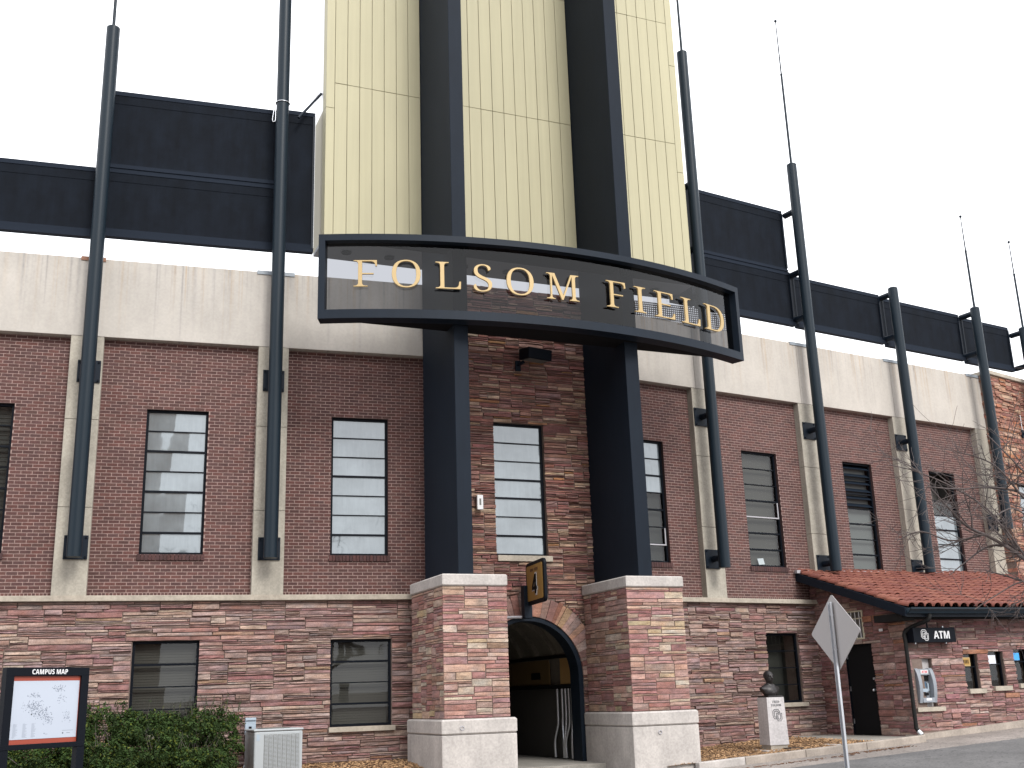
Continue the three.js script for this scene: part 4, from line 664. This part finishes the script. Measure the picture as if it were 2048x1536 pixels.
// ------------------------------------------------------------------ campus map board
{
  const t = thing('map_board', 'black framed campus map board on two legs in front of the hedge', 'map board', [-5.71, 0, -13.7], 0.93);
  const W = 0.535, y0 = 1.08, y1 = 2.01;
  mesh('frame', [rbx(-W, W, y1 - 0.1, y1, -0.05, 0.05, 0.006), rbx(-W, W, y0, y0 + 0.06, -0.05, 0.05, 0.006), bx(-W, -W + 0.1, y0 + 0.055, y1 - 0.095, -0.049, 0.049), bx(W - 0.1, W, y0 + 0.055, y1 - 0.095, -0.049, 0.049)], M.frame, t);
  mesh('leg', bx(-W, -W + 0.1, 0, y0 - 0.001, -0.05, 0.05), M.frame, t); mesh('leg', bx(W - 0.1, W, 0, y0 - 0.001, -0.05, 0.05), M.frame, t);
  mesh('back_panel', bx(-W + 0.1, W - 0.1, y0 + 0.06, y1 - 0.1, -0.03, 0.02), M.mapRed, t);
  mesh('lettering', textGeo('CAMPUS MAP', sansB, -0.22, 0.24, y1 - 0.08, y1 - 0.022, 0.004, 0.0505), M.letterWhite, t);
  const cv = document.createElement('canvas'); cv.width = 768; cv.height = 640; const c = cv.getContext('2d'), r = rng(90); c.fillStyle = '#e3e7ee'; c.fillRect(0, 0, 768, 640);
  const dash = (x, y, n, sx, sy, col) => { c.fillStyle = col; for (let k = 0; k < n; k++) { const g1 = r() + r() - 1, g2 = r() + r() - 1; c.save(); c.translate(x + g1 * sx, y + g2 * sy); c.rotate(r() < 0.5 ? 0.3 : -1.2 + r()); c.fillRect(0, 0, 4 + r() * 14, 2 + r() * 6); c.restore(); } };
  dash(230, 280, 130, 150, 70, '#8a909b'); dash(330, 360, 110, 120, 80, '#7d848f'); dash(420, 440, 50, 70, 60, '#8f95a0'); dash(520, 90, 46, 80, 40, '#8a909b'); dash(560, 210, 30, 60, 60, '#959ba5'); dash(630, 400, 40, 50, 90, '#959ba5'); dash(250, 160, 40, 110, 30, '#989ea8');
  c.fillStyle = '#2e3530'; c.beginPath(); c.arc(230, 372, 8, 0, 7); c.fill(); c.beginPath(); c.arc(462, 376, 5, 0, 7); c.fill();
  c.fillStyle = '#9aa0aa'; for (const x of [30, 140, 240]) for (let k = 0; k < 26; k++) c.fillRect(x, 470 + k * 6, 24 + r() * 34, 2);
  c.fillStyle = '#6a707a'; c.fillRect(600, 560, 130, 3); c.fillRect(600, 582, 16, 16); c.fillRect(650, 588, 44, 4); c.fillRect(386, 580, 10, 10); c.fillRect(400, 592, 30, 3);
  const tx = new THREE.CanvasTexture(cv); tx.colorSpace = THREE.SRGBColorSpace; const pg = new THREE.PlaneGeometry(0.85, 0.66); pg.translate(0.0, (y0 + y1) / 2 - 0.02, 0.024); mesh('map_sheet', pg, new THREE.MeshPhysicalMaterial({ map: tx, color: new THREE.Color(0.5, 0.53, 0.58), roughness: 0.5, clearcoat: 0.4, clearcoatRoughness: 0.05 }), t);
}
// ------------------------------------------------------------------ air conditioner and switch box
{
  const t = thing('air_conditioner', 'grey outdoor air conditioning unit with louvred front, beside the hedge', 'air conditioner', wx(0.3134, -5.17, 0.75).map((v, i) => i === 1 ? 0.24 : v), 0.45);
  mesh('cabinet', [rbx(-0.45, 0.45, 0, 0.78, -0.4, 0.4, 0.03)], M.ac, t); mesh('lid', rbx(-0.465, 0.465, 0.78, 0.82, -0.415, 0.415, 0.018), M.ac, t);
  const gr = new THREE.CylinderGeometry(0.3, 0.3, 0.012, 32); gr.translate(0, 0.827, 0); mesh('fan_grille', gr, M.acDark, t);
  for (let k = 0; k < 8; k++) { const x = -0.27 + k * 0.083; const pnl = mesh('louvre_panel', bx(x, x + 0.07, 0.04, 0.72, 0.4, 0.404), M.acDark, t); const g = []; for (let q = 0; q < 30; q++) g.push(bx(x + 0.006, x + 0.064, 0.045 + q * 0.0225, 0.058 + q * 0.0225, 0.4045, 0.412)); mesh('louvre', g, M.ac, pnl); }
  mesh('corner_strip', bx(0.4, 0.44, 0.02, 0.76, 0.4, 0.408), M.ac, t); mesh('rating_label', bx(-0.41, -0.35, 0.62, 0.73, 0.4, 0.403), M.boxBlue, t);
  const b = thing('switch_box', 'small blue-grey electrical switch box behind the air conditioning unit', 'electrical box', wx(0.3134, -5.56, 0.22).map((v, i) => i === 1 ? 0.95 : v), 0.3134);
  mesh('case', rbx(-0.1, 0.1, 0, 0.3, -0.07, 0.07, 0.008), M.boxBlue, b); mesh('cover', rbx(-0.1, 0.1, 0.26, 0.31, -0.07, 0.1, 0.008), M.boxBlue, b); mesh('handle', bx(-0.03, 0.02, 0.1, 0.15, 0.0705, 0.09), M.dark, b); mesh('conduit', tube([[0, 0, 0], [0, -0.3, 0.0], [-0.1, -0.6, 0.05]], 0.02), M.galv, b);
  mesh('pipe_lines', tube([[-0.15, -0.9, 0.1], [-0.3, -0.5, 0.15], [-0.55, -0.35, 0.12], [-0.7, -0.3, 0]], 0.015), M.dark, b);
}
// ------------------------------------------------------------------ hedges
function hedge(label, turn, lumps, n, seed, shoots) {
  const r = rng(seed), t = thing('hedge', label, 'hedge', wx(turn, (lumps[0][0] + lumps[lumps.length - 1][0]) / 2, 0.9), turn), ox = (lumps[0][0] + lumps[lumps.length - 1][0]) / 2;
  const pos = [], col = [], v = new THREE.Vector3(), a = new THREE.Vector3(), b = new THREE.Vector3(), nrm = new THREE.Vector3();
  let tintK = 1;
  const leaf = (x, y, z, dir, s) => {
    nrm.copy(dir).addScaledVector(new THREE.Vector3(r() - 0.5, r() - 0.3, r() - 0.5), 1.5).normalize(); a.set(r() - 0.5, r() - 0.5, r() - 0.5).cross(nrm).normalize(); b.crossVectors(nrm, a); const L = s * rr(0.7, 1.3, r), w = L * 0.42, c0 = [x - a.x * L, y - a.y * L, z - a.z * L], c1 = [x + b.x * w, y + b.y * w, z + b.z * w], c2 = [x + a.x * L, y + a.y * L, z + a.z * L], c3 = [x - b.x * w, y - b.y * w, z - b.z * w];
    pos.push(...c0, ...c1, ...c2, ...c0, ...c2, ...c3); const k = rr(0.6, 1.25, r) * tintK, yel = r() < 0.13 ? 2.6 : 1; for (let q = 0; q < 6; q++) col.push(0.024 * k * yel, 0.046 * k * (yel > 1 ? 1.7 : 1), 0.010 * k);
  };
  const vol = lumps.map(l => l[3] * l[4] * l[5]), tot = vol.reduce((p, c) => p + c, 0);
  lumps.forEach(([u, y, z, rx, ry, rz], i) => {
    const cnt = n * vol[i] / tot, cl = Math.round(cnt * 2.3 / 85);
    for (let c = 0; c < cl; c++) {                                            // leaf clusters round the outside, dark gaps between them
      v.set(r() - 0.5, r() - 0.5, r() - 0.5).normalize(); const rad = Math.pow(r(), 0.22) * (0.84 + 0.26 * fbm(v.x * 0.5 + 0.5, v.y * 0.5 + 0.5, 7, 7, seed + i, 3)), cx = u - ox + v.x * rx * rad, cy = y + v.y * ry * rad, cz = z - 0.9 + v.z * rz * rad, cr = rr(0.07, 0.15, r), d = new THREE.Vector3();
      tintK = rr(0.7, 1.35, r);
      for (let k = 0; k < 90; k++) { d.set(r() - 0.5, r() - 0.4, r() - 0.5).normalize(); const q = cr * Math.pow(r(), 0.4), yy = cy + d.y * q; if (yy > 0.05) leaf(cx + d.x * q * 1.25, yy, cz + d.z * q * 1.1, d, 0.027); }
    }
  });
  tintK = 1;
  const st = [];
  for (let k = 0; k < shoots; k++) { const l = pick(lumps, r), x = l[0] - ox + rr(-0.9, 0.9, r) * l[3], z = l[2] - 0.9 + rr(-0.5, 0.9, r) * l[5], yb = l[1] + l[4] * 0.75, h = rr(0.12, 0.42, r), lean = rr(-0.15, 0.15, r); st.push(cyl(0.004, 0.002, [x, yb, z], [x + lean, yb + h, z], 4)); for (let q = 0; q < 9; q++) leaf(x + lean * q / 9, yb + h * q / 9, z, new THREE.Vector3(r() - 0.5, 0.4, r() - 0.5), 0.024); }
  for (const l of lumps) for (let k = 0; k < 9; k++) st.push(cyl(0.014, 0.006, [l[0] - ox + rr(-0.2, 0.2, r), 0.0, l[2] - 0.9], [l[0] - ox + rr(-0.8, 0.8, r) * l[3], l[1] + rr(-0.1, 0.6, r) * l[4], l[2] - 0.9 + rr(-0.6, 0.6, r) * l[5]], 5));
  const g = new THREE.BufferGeometry(); g.setAttribute('position', new THREE.Float32BufferAttribute(pos, 3)); g.setAttribute('color', new THREE.Float32BufferAttribute(col, 3)); g.computeVertexNormals();
  const f = mesh('foliage', g, new THREE.MeshPhysicalMaterial({ color: 0xffffff, vertexColors: true, roughness: 0.75, specularIntensity: 0.4, side: THREE.DoubleSide }), t); f.userData.kind = 'stuff';
  mesh('stem', st, M.bark, t);
}
hedge('dark green leafy hedge under the lower left window, behind the map board', 0.3134, [[-9.1, 0.8, 1.2, 0.9, 0.8, 0.75], [-8.2, 0.86, 1.3, 0.85, 0.78, 0.8], [-7.4, 0.76, 1.35, 0.8, 0.72, 0.8], [-6.7, 0.78, 1.3, 0.7, 0.76, 0.75], [-6.2, 0.84, 1.1, 0.44, 0.74, 0.55], [-8.8, 0.5, 1.9, 1.0, 0.55, 0.6], [-7.2, 0.45, 2.0, 1.1, 0.5, 0.55], [-6.4, 0.4, 1.7, 0.5, 0.45, 0.5]], 46000, 11, 90);
hedge('dark green shrub at the left edge, left of the map board', 0.3134, [[-11.0, 0.8, 1.2, 0.9, 0.8, 0.8], [-10.2, 0.85, 1.2, 0.7, 0.78, 0.8]], 12000, 12, 20);

// ------------------------------------------------------------------ bare trees
function bough(pts, r0, r1, r, twigs, depth, spread, tw) {
  const cur = new THREE.CatmullRomCurve3(pts), L = cur.getLength(), seg = Math.max(3, Math.round(L / 0.12)), n = r0 > 0.03 ? 8 : r0 > 0.01 ? 6 : 4, fr = cur.computeFrenetFrames(seg, false), pos = [], idx = [], P = new THREE.Vector3();
  for (let i = 0; i <= seg; i++) { cur.getPointAt(i / seg, P); const rad = r0 + (r1 - r0) * i / seg; for (let k = 0; k < n; k++) { const a = k / n * 6.2832, N = fr.normals[i], B = fr.binormals[i]; pos.push(P.x + rad * (Math.cos(a) * N.x + Math.sin(a) * B.x), P.y + rad * (Math.cos(a) * N.y + Math.sin(a) * B.y), P.z + rad * (Math.cos(a) * N.z + Math.sin(a) * B.z)); } }
  for (let i = 0; i < seg; i++) for (let k = 0; k < n; k++) { const a = i * n + k, b = i * n + (k + 1) % n; idx.push(a, b, a + n, b, b + n, a + n); }
  const g = new THREE.BufferGeometry(); g.setAttribute('position', new THREE.Float32BufferAttribute(pos, 3)); g.setIndex(idx); g.computeVertexNormals(); metricUV(g); tw.push(g.toNonIndexed());
  if (depth <= 0) return;
  for (let k = 0; k < twigs; k++) {
    const t = rr(0.12, 1, r), p = cur.getPointAt(t), d = cur.getTangentAt(t), side = new THREE.Vector3(r() - 0.5, r() - 0.42, (r() - 0.5) * 0.8).normalize(), dir = d.clone().multiplyScalar(0.75).addScaledVector(side, spread).normalize(), len = Math.min(1.5, L * rr(0.25, 0.55, r)), q = [p.clone()];
    for (let s = 1; s <= 4; s++) { dir.addScaledVector(new THREE.Vector3(r() - 0.5, r() - 0.46, r() - 0.5), 0.42).normalize(); q.push(q[s - 1].clone().addScaledVector(dir, len / 4)); }
    const rb = Math.max(0.0042, (r0 + (r1 - r0) * t) * 0.55); bough(q, rb, Math.max(0.003, rb * 0.4), r, Math.max(2, Math.round(twigs * 0.6)), depth - 1, spread, tw);
  }
}
{
  const t = thing('bare_tree', 'leafless tree reaching in from the right edge in front of the gatehouse roof', 'tree', [10.7, 0.1, -19.6], 0), V = (x, y, z) => new THREE.Vector3(x - 10.7, y - 0.1, z + 19.6), r = rng(55);
  const tr = []; bough([V(10.72, -0.1, -19.6), V(10.65, 1.0, -19.62), V(10.5, 2.0, -19.7), V(10.15, 2.5, -19.85)], 0.13, 0.085, r, 0, 0, 0, tr); mesh('trunk', tr, M.bark, t);
  const limbs = [[[10.2, 2.42, -19.83], [9.54, 3.09, -20.0], [9.08, 3.62, -20.1], [8.61, 4.0, -20.2], [8.19, 4.19, -20.1], [7.79, 4.54, -19.9], [7.47, 4.92, -19.8]], [[9.54, 3.09, -20.0], [9.11, 3.75, -20.2], [8.68, 3.87, -20.4], [8.19, 3.58, -20.5], [7.89, 3.37, -20.5]], [[10.3, 2.3, -19.8], [9.9, 3.6, -19.6], [9.22, 4.54, -19.6], [8.81, 4.74, -19.5], [8.28, 4.8, -19.5], [7.82, 4.77, -19.4], [7.28, 4.83, -19.4]], [[9.9, 3.6, -19.6], [9.75, 4.5, -19.7], [9.31, 5.09, -19.9], [9.03, 5.52, -20.0], [8.78, 5.9, -20.1]], [[10.15, 2.5, -19.85], [9.7, 2.95, -20.1], [9.12, 3.19, -20.2], [8.54, 2.95, -20.2], [8.1, 2.72, -20.1]], [[9.7, 3.3, -20.0], [9.13, 3.2, -19.7], [8.95, 2.85, -19.6], [8.78, 2.55, -19.6]], [[9.3, 4.4, -19.6], [9.0, 4.2, -19.3], [8.6, 4.35, -19.1], [8.2, 4.2, -19.0]], [[9.05, 3.65, -20.1], [8.7, 4.5, -20.3], [8.1, 5.0, -20.4], [7.4, 5.3, -20.3], [6.95, 5.4, -20.2]], [[8.5, 4.05, -20.2], [8.0, 4.0, -20.5], [7.5, 4.2, -20.6], [7.05, 4.05, -20.6]], [[9.0, 4.6, -19.5], [8.5, 5.2, -19.4], [7.9, 5.45, -19.4]], [[10.5, 2.0, -19.7], [10.7, 3.5, -19.3], [10.4, 5.2, -19.2], [10.2, 6.8, -19.3]]];
  limbs.forEach((l, i) => { const tw = []; bough(l.map(p => V(...p)), i === 0 ? 0.06 : i < 4 ? 0.038 : 0.02, 0.009, r, i < 3 ? 13 : 11, 2, 1.0, tw); const m = mesh('limb', tw[0], M.bark, t); if (tw.length > 1) mesh('twigs', tw.slice(1), M.bark, m).userData.kind = 'stuff'; });
}
// ------------------------------------------------------------------ across the street: what the windows mirror
{
  const b = thing('tan_building', 'tan building across the street, seen only mirrored in the window panes', 'building', [-6.2, -0.3, 16], 0);
  mesh('wall', bx(-12, 12, 7.2, 21, 0, 8), std(C(196, 172, 156), 0.9, { map: concreteTex }), b); mesh('lower_wall', bx(-12, 12.05, 0, 7.195, -0.05, 8), std(C(150, 116, 100), 0.9, { map: brickTex }), b);
  for (let k = 0; k < 5; k++) for (let f = 0; f < 4; f++) mesh('window', bx(-10.5 + k * 4.2, -9.3 + k * 4.2, 8.3 + f * 3.1, 10 + f * 3.1, -0.04, 0.02), M.frame, b);
  const src = thing('street_tree', 'leafless street tree across the road, seen only mirrored in the lower panes', 'tree', [10, -0.3, 13], 0, 'street trees across the road'), r = rng(66), tr = [], tw = [], V = (x, y, z) => new THREE.Vector3(x, y, z);
  bough([V(0, 0, 0), V(0.05, 1.5, 0), V(-0.05, 3, 0.1), V(0, 4.2, 0)], 0.2, 0.12, r, 0, 0, 0, tr); mesh('trunk', tr, M.bark, src);
  for (let k = 0; k < 7; k++) { const a = k * 0.9, y = 2.6 + k * 0.25; bough([V(0, y, 0), V(Math.cos(a) * 1, y + 1.2, Math.sin(a)), V(Math.cos(a) * 1.7, y + 2.6, Math.sin(a) * 1.7), V(Math.cos(a) * 2.2, y + 4.2, Math.sin(a) * 2.2)], 0.09, 0.02, r, 7, 2, 0.8, tw); } mesh('crown', tw, M.bark, src);
  [[15.5, 15.5, 1.4], [21, 12.5, 2.6], [6.2, 9.5, 4]].forEach(([x, z, a]) => { const c = src.clone(); c.name = numbered('street_tree'); c.position.set(x, -0.3, z); c.rotation.y = a; scene.add(c); });
  scene.children.filter(o => o.name.startsWith('street_tree')).forEach((o, i) => { o.scale.setScalar(1.3); o.userData.label = ['leafless street tree mirrored in the left upper window row', 'leafless street tree mirrored in the lower window beside the left pier', 'leafless street tree mirrored in the window above the arch', 'leafless street tree mirrored in the hedge window'][i]; });
}
// ------------------------------------------------------------------ ground, road, kerb, beds
const DX = 0.911, DZ = -0.41, sOf = (x, z) => x * DX + z * DZ, roadY = (x, z) => -0.02 + 0.046 * Math.max(0, Math.min(40, sOf(x, z)) - 12.5) - 0.012 * Math.max(0, Math.min(12.5 - sOf(x, z), 20));
{
  const grid = (xs, zs, yf) => { const pos = [], idx = [], n = xs.length; for (const z of zs) for (const x of xs) pos.push(x, yf(x, z), z); for (let j = 0; j < zs.length - 1; j++) for (let i = 0; i < n - 1; i++) { const a = j * n + i; idx.push(a, a + n, a + 1, a + 1, a + n, a + n + 1); } const g = new THREE.BufferGeometry(); g.setAttribute('position', new THREE.Float32BufferAttribute(pos, 3)); g.setIndex(idx); g.computeVertexNormals(); return metricUV(g); };
  const axis = (a, b, st, far) => { const o = []; for (const f of far) o.push(-f); const out = [...far.slice().reverse().map(f => a - f)]; for (let v = a; v <= b + 1e-6; v += st) out.push(v); return [...out, ...far.map(f => b + f)]; };
  struct('ground', grid(axis(-30, 40, 1, [20, 80, 300, 700]), axis(-45, 20, 1, [20, 80, 300, 700]), roadY), M.ground);
  // asphalt lane, a strip parallel to the kerb
  const K0 = [3.42, -22.9], kd = [0.911, -0.41], kn = [0.41, 0.911], off = (s, n) => [K0[0] + kd[0] * s + kn[0] * n, K0[1] + kd[1] * s + kn[1] * n];
  const strip = (sa, sb, ns, na, nb, nn, yf) => { const pos = [], idx = []; for (let j = 0; j <= nn; j++) for (let i = 0; i <= ns; i++) { const [x, z] = off(sa + (sb - sa) * i / ns, na + (nb - na) * j / nn); pos.push(x, yf(x, z), z); } for (let j = 0; j < nn; j++) for (let i = 0; i < ns; i++) { const a = j * (ns + 1) + i; idx.push(a, a + ns + 1, a + 1, a + 1, a + ns + 1, a + ns + 2); } const g = new THREE.BufferGeometry(); g.setAttribute('position', new THREE.Float32BufferAttribute(pos, 3)); g.setIndex(idx); g.computeVertexNormals(); return metricUV(g); };
  struct('road', strip(-14, 22, 60, 1.5, 9, 16, (x, z) => roadY(x, z) + 0.008), M.asphalt);
  // kerb stones, climbing with the street to the gatehouse corner
  const kt = s => 0.125 + 0.0462 * s; const cuts = [0, 1.1, 2.6, 4.2, 5.85];
  const kerb = new THREE.Group(); kerb.name = 'kerb'; kerb.userData.kind = 'structure'; scene.add(kerb);
  for (let k = 0; k < 4; k++) { const a = off(cuts[k] + 0.006, 0), L = cuts[k + 1] - cuts[k] - 0.012, g = rbx(0, L, -0.5, 0, -0.16, 0, 0.02); const p = g.attributes.position; for (let i = 0; i < p.count; i++) p.setY(i, p.getY(i) + 0.0462 * p.getX(i)); g.rotateY(Math.atan2(0.41, 0.911)); g.translate(a[0], kt(cuts[k]), a[1]); mesh('kerb_stone', g, k === 0 ? M.limestone : M.kerb, kerb); }
  // right bed: from the kerb back to the wall
  const r = rng(17), bedY = (s, n) => kt(s) - 0.02 + 0.03 * (fbm(s * 0.3 + 1, n * 0.3 + 3, 9, 9, 8, 3) - 0.5) + n * -0.01;
  struct('mulch_bed', strip(-0.6, 4.7, 40, -0.15, -6.0, 40, (x, z) => { const s = (x - K0[0]) * kd[0] + (z - K0[1]) * kd[1], n = (x - K0[0]) * kn[0] + (z - K0[1]) * kn[1]; return bedY(s, n); }).scale(1, 1, 1), M.mulch).material.side = THREE.DoubleSide;
  struct('landing', (g => { g.rotateY(GT); g.translate(...gp(-0.7, 0.29, -1.4)); return g; })(rbx(-0.9, 0.75, -0.1, 0.05, -1.55, 1.5, 0.01)), M.paving);
  struct('paving_slab', (g => { g.rotateY(0.42); g.translate(6.75, 0.272, -24.95); return g; })(rbx(-0.3, 0.3, -0.05, 0.02, -0.2, 0.2, 0.01)), M.limestone);
  // left bed sloping from the wall
  const lb = new THREE.PlaneGeometry(12, 3.6, 48, 24); lb.rotateX(-Math.PI / 2); { const p = lb.attributes.position; for (let i = 0; i < p.count; i++) { const z = p.getZ(i) + 1.8; p.setY(i, 0.36 - 0.09 * z + 0.03 * (fbm(p.getX(i) * 0.11 + 0.5, z * 0.2, 13, 13, 4, 3) - 0.5)); } lb.computeVertexNormals(); metricUV(lb); lb.translate(-8.4, 0, 1.75); lb.rotateY(0.3134); lb.translate(0, 0, -24); }
  struct('mulch_bed', lb, M.mulch);
  struct('entrance_paving', (g => { g.rotateY(TURN); g.translate(0, 0, -24); return g; })(rbx(-1.1, 1.5, -0.2, 0.13, -7.4, 0.9, 0.01)), M.paving);
  struct('pavement', (g => { g.rotateY(TURN); g.translate(0, 0, -24); return g; })(rbx(-6, 3.1, -0.3, 0.012, 0.0, 6, 0.01)), M.paving);
  // bark chips
  const chip = new THREE.BoxGeometry(0.07, 0.008, 0.018), im = new THREE.InstancedMesh(chip, std(0xffffff, 0.95), 5200), mt = new THREE.Matrix4(), q = new THREE.Quaternion(), e = new THREE.Euler(), cc = new THREE.Color(); im.name = 'bark_chips'; im.userData.kind = 'stuff'; tag(im, 'loose brown bark chips scattered over the mulch beds', 'bark chips'); im.userData.kind = 'stuff';
  for (let k = 0; k < 5200; k++) {
    let x, y, z; if (k < 3000) { const s = rr(-0.4, 4.6, r), n = rr(-3.3, -0.18, r); [x, z] = off(s, n); y = bedY(s, n) + 0.012; } else { const u = rr(-6, -2.2, r), w = rr(0.05, 2.6, r), p = wx(0.3134, u, w); x = p[0]; z = p[2]; y = 0.36 - 0.09 * (w + 0.05) + 0.015; }
    e.set(rr(-0.4, 0.4, r), rr(0, 6.28, r), rr(-0.4, 0.4, r)); q.setFromEuler(e); mt.compose(new THREE.Vector3(x, y, z), q, new THREE.Vector3(rr(0.4, 1.3, r), 1, rr(0.5, 1.4, r))); im.setMatrixAt(k, mt); const t = rr(0.45, 1.3, r); im.setColorAt(k, cc.copy(C(182, 146, 108, 0.85)).multiplyScalar(t));
  }
  { const li = new THREE.InstancedMesh(chip, im.material, 260); li.name = 'leaf_litter'; tag(li, 'thin line of brown leaf litter on the road along the kerb', 'leaf litter'); li.userData.kind = 'stuff'; for (let k = 0; k < 260; k++) { const sx = k < 170 ? rr(3.2, 5.0, r) : rr(0.3, 3.2, r), [x, z] = off(sx, 0.12 + 0.3 * r() * r() + (k < 170 ? 0.25 : 0.5)); e.set(rr(-0.3, 0.3, r), rr(0, 6.28, r), 0); q.setFromEuler(e); mt.compose(new THREE.Vector3(x, roadY(x, z) + 0.012, z), q, new THREE.Vector3(rr(0.4, 1, r), 1, rr(0.6, 1.4, r))); li.setMatrixAt(k, mt); li.setColorAt(k, cc.copy(C(128, 96, 76, 0.8)).multiplyScalar(rr(0.5, 1.1, r))); } scene.add(li); }
  im.castShadow = im.receiveShadow = true; scene.add(im);
}
scene.traverse(o => { if (o.isMesh) { o.castShadow = true; o.receiveShadow = true; } });
renderer.render(scene, camera);
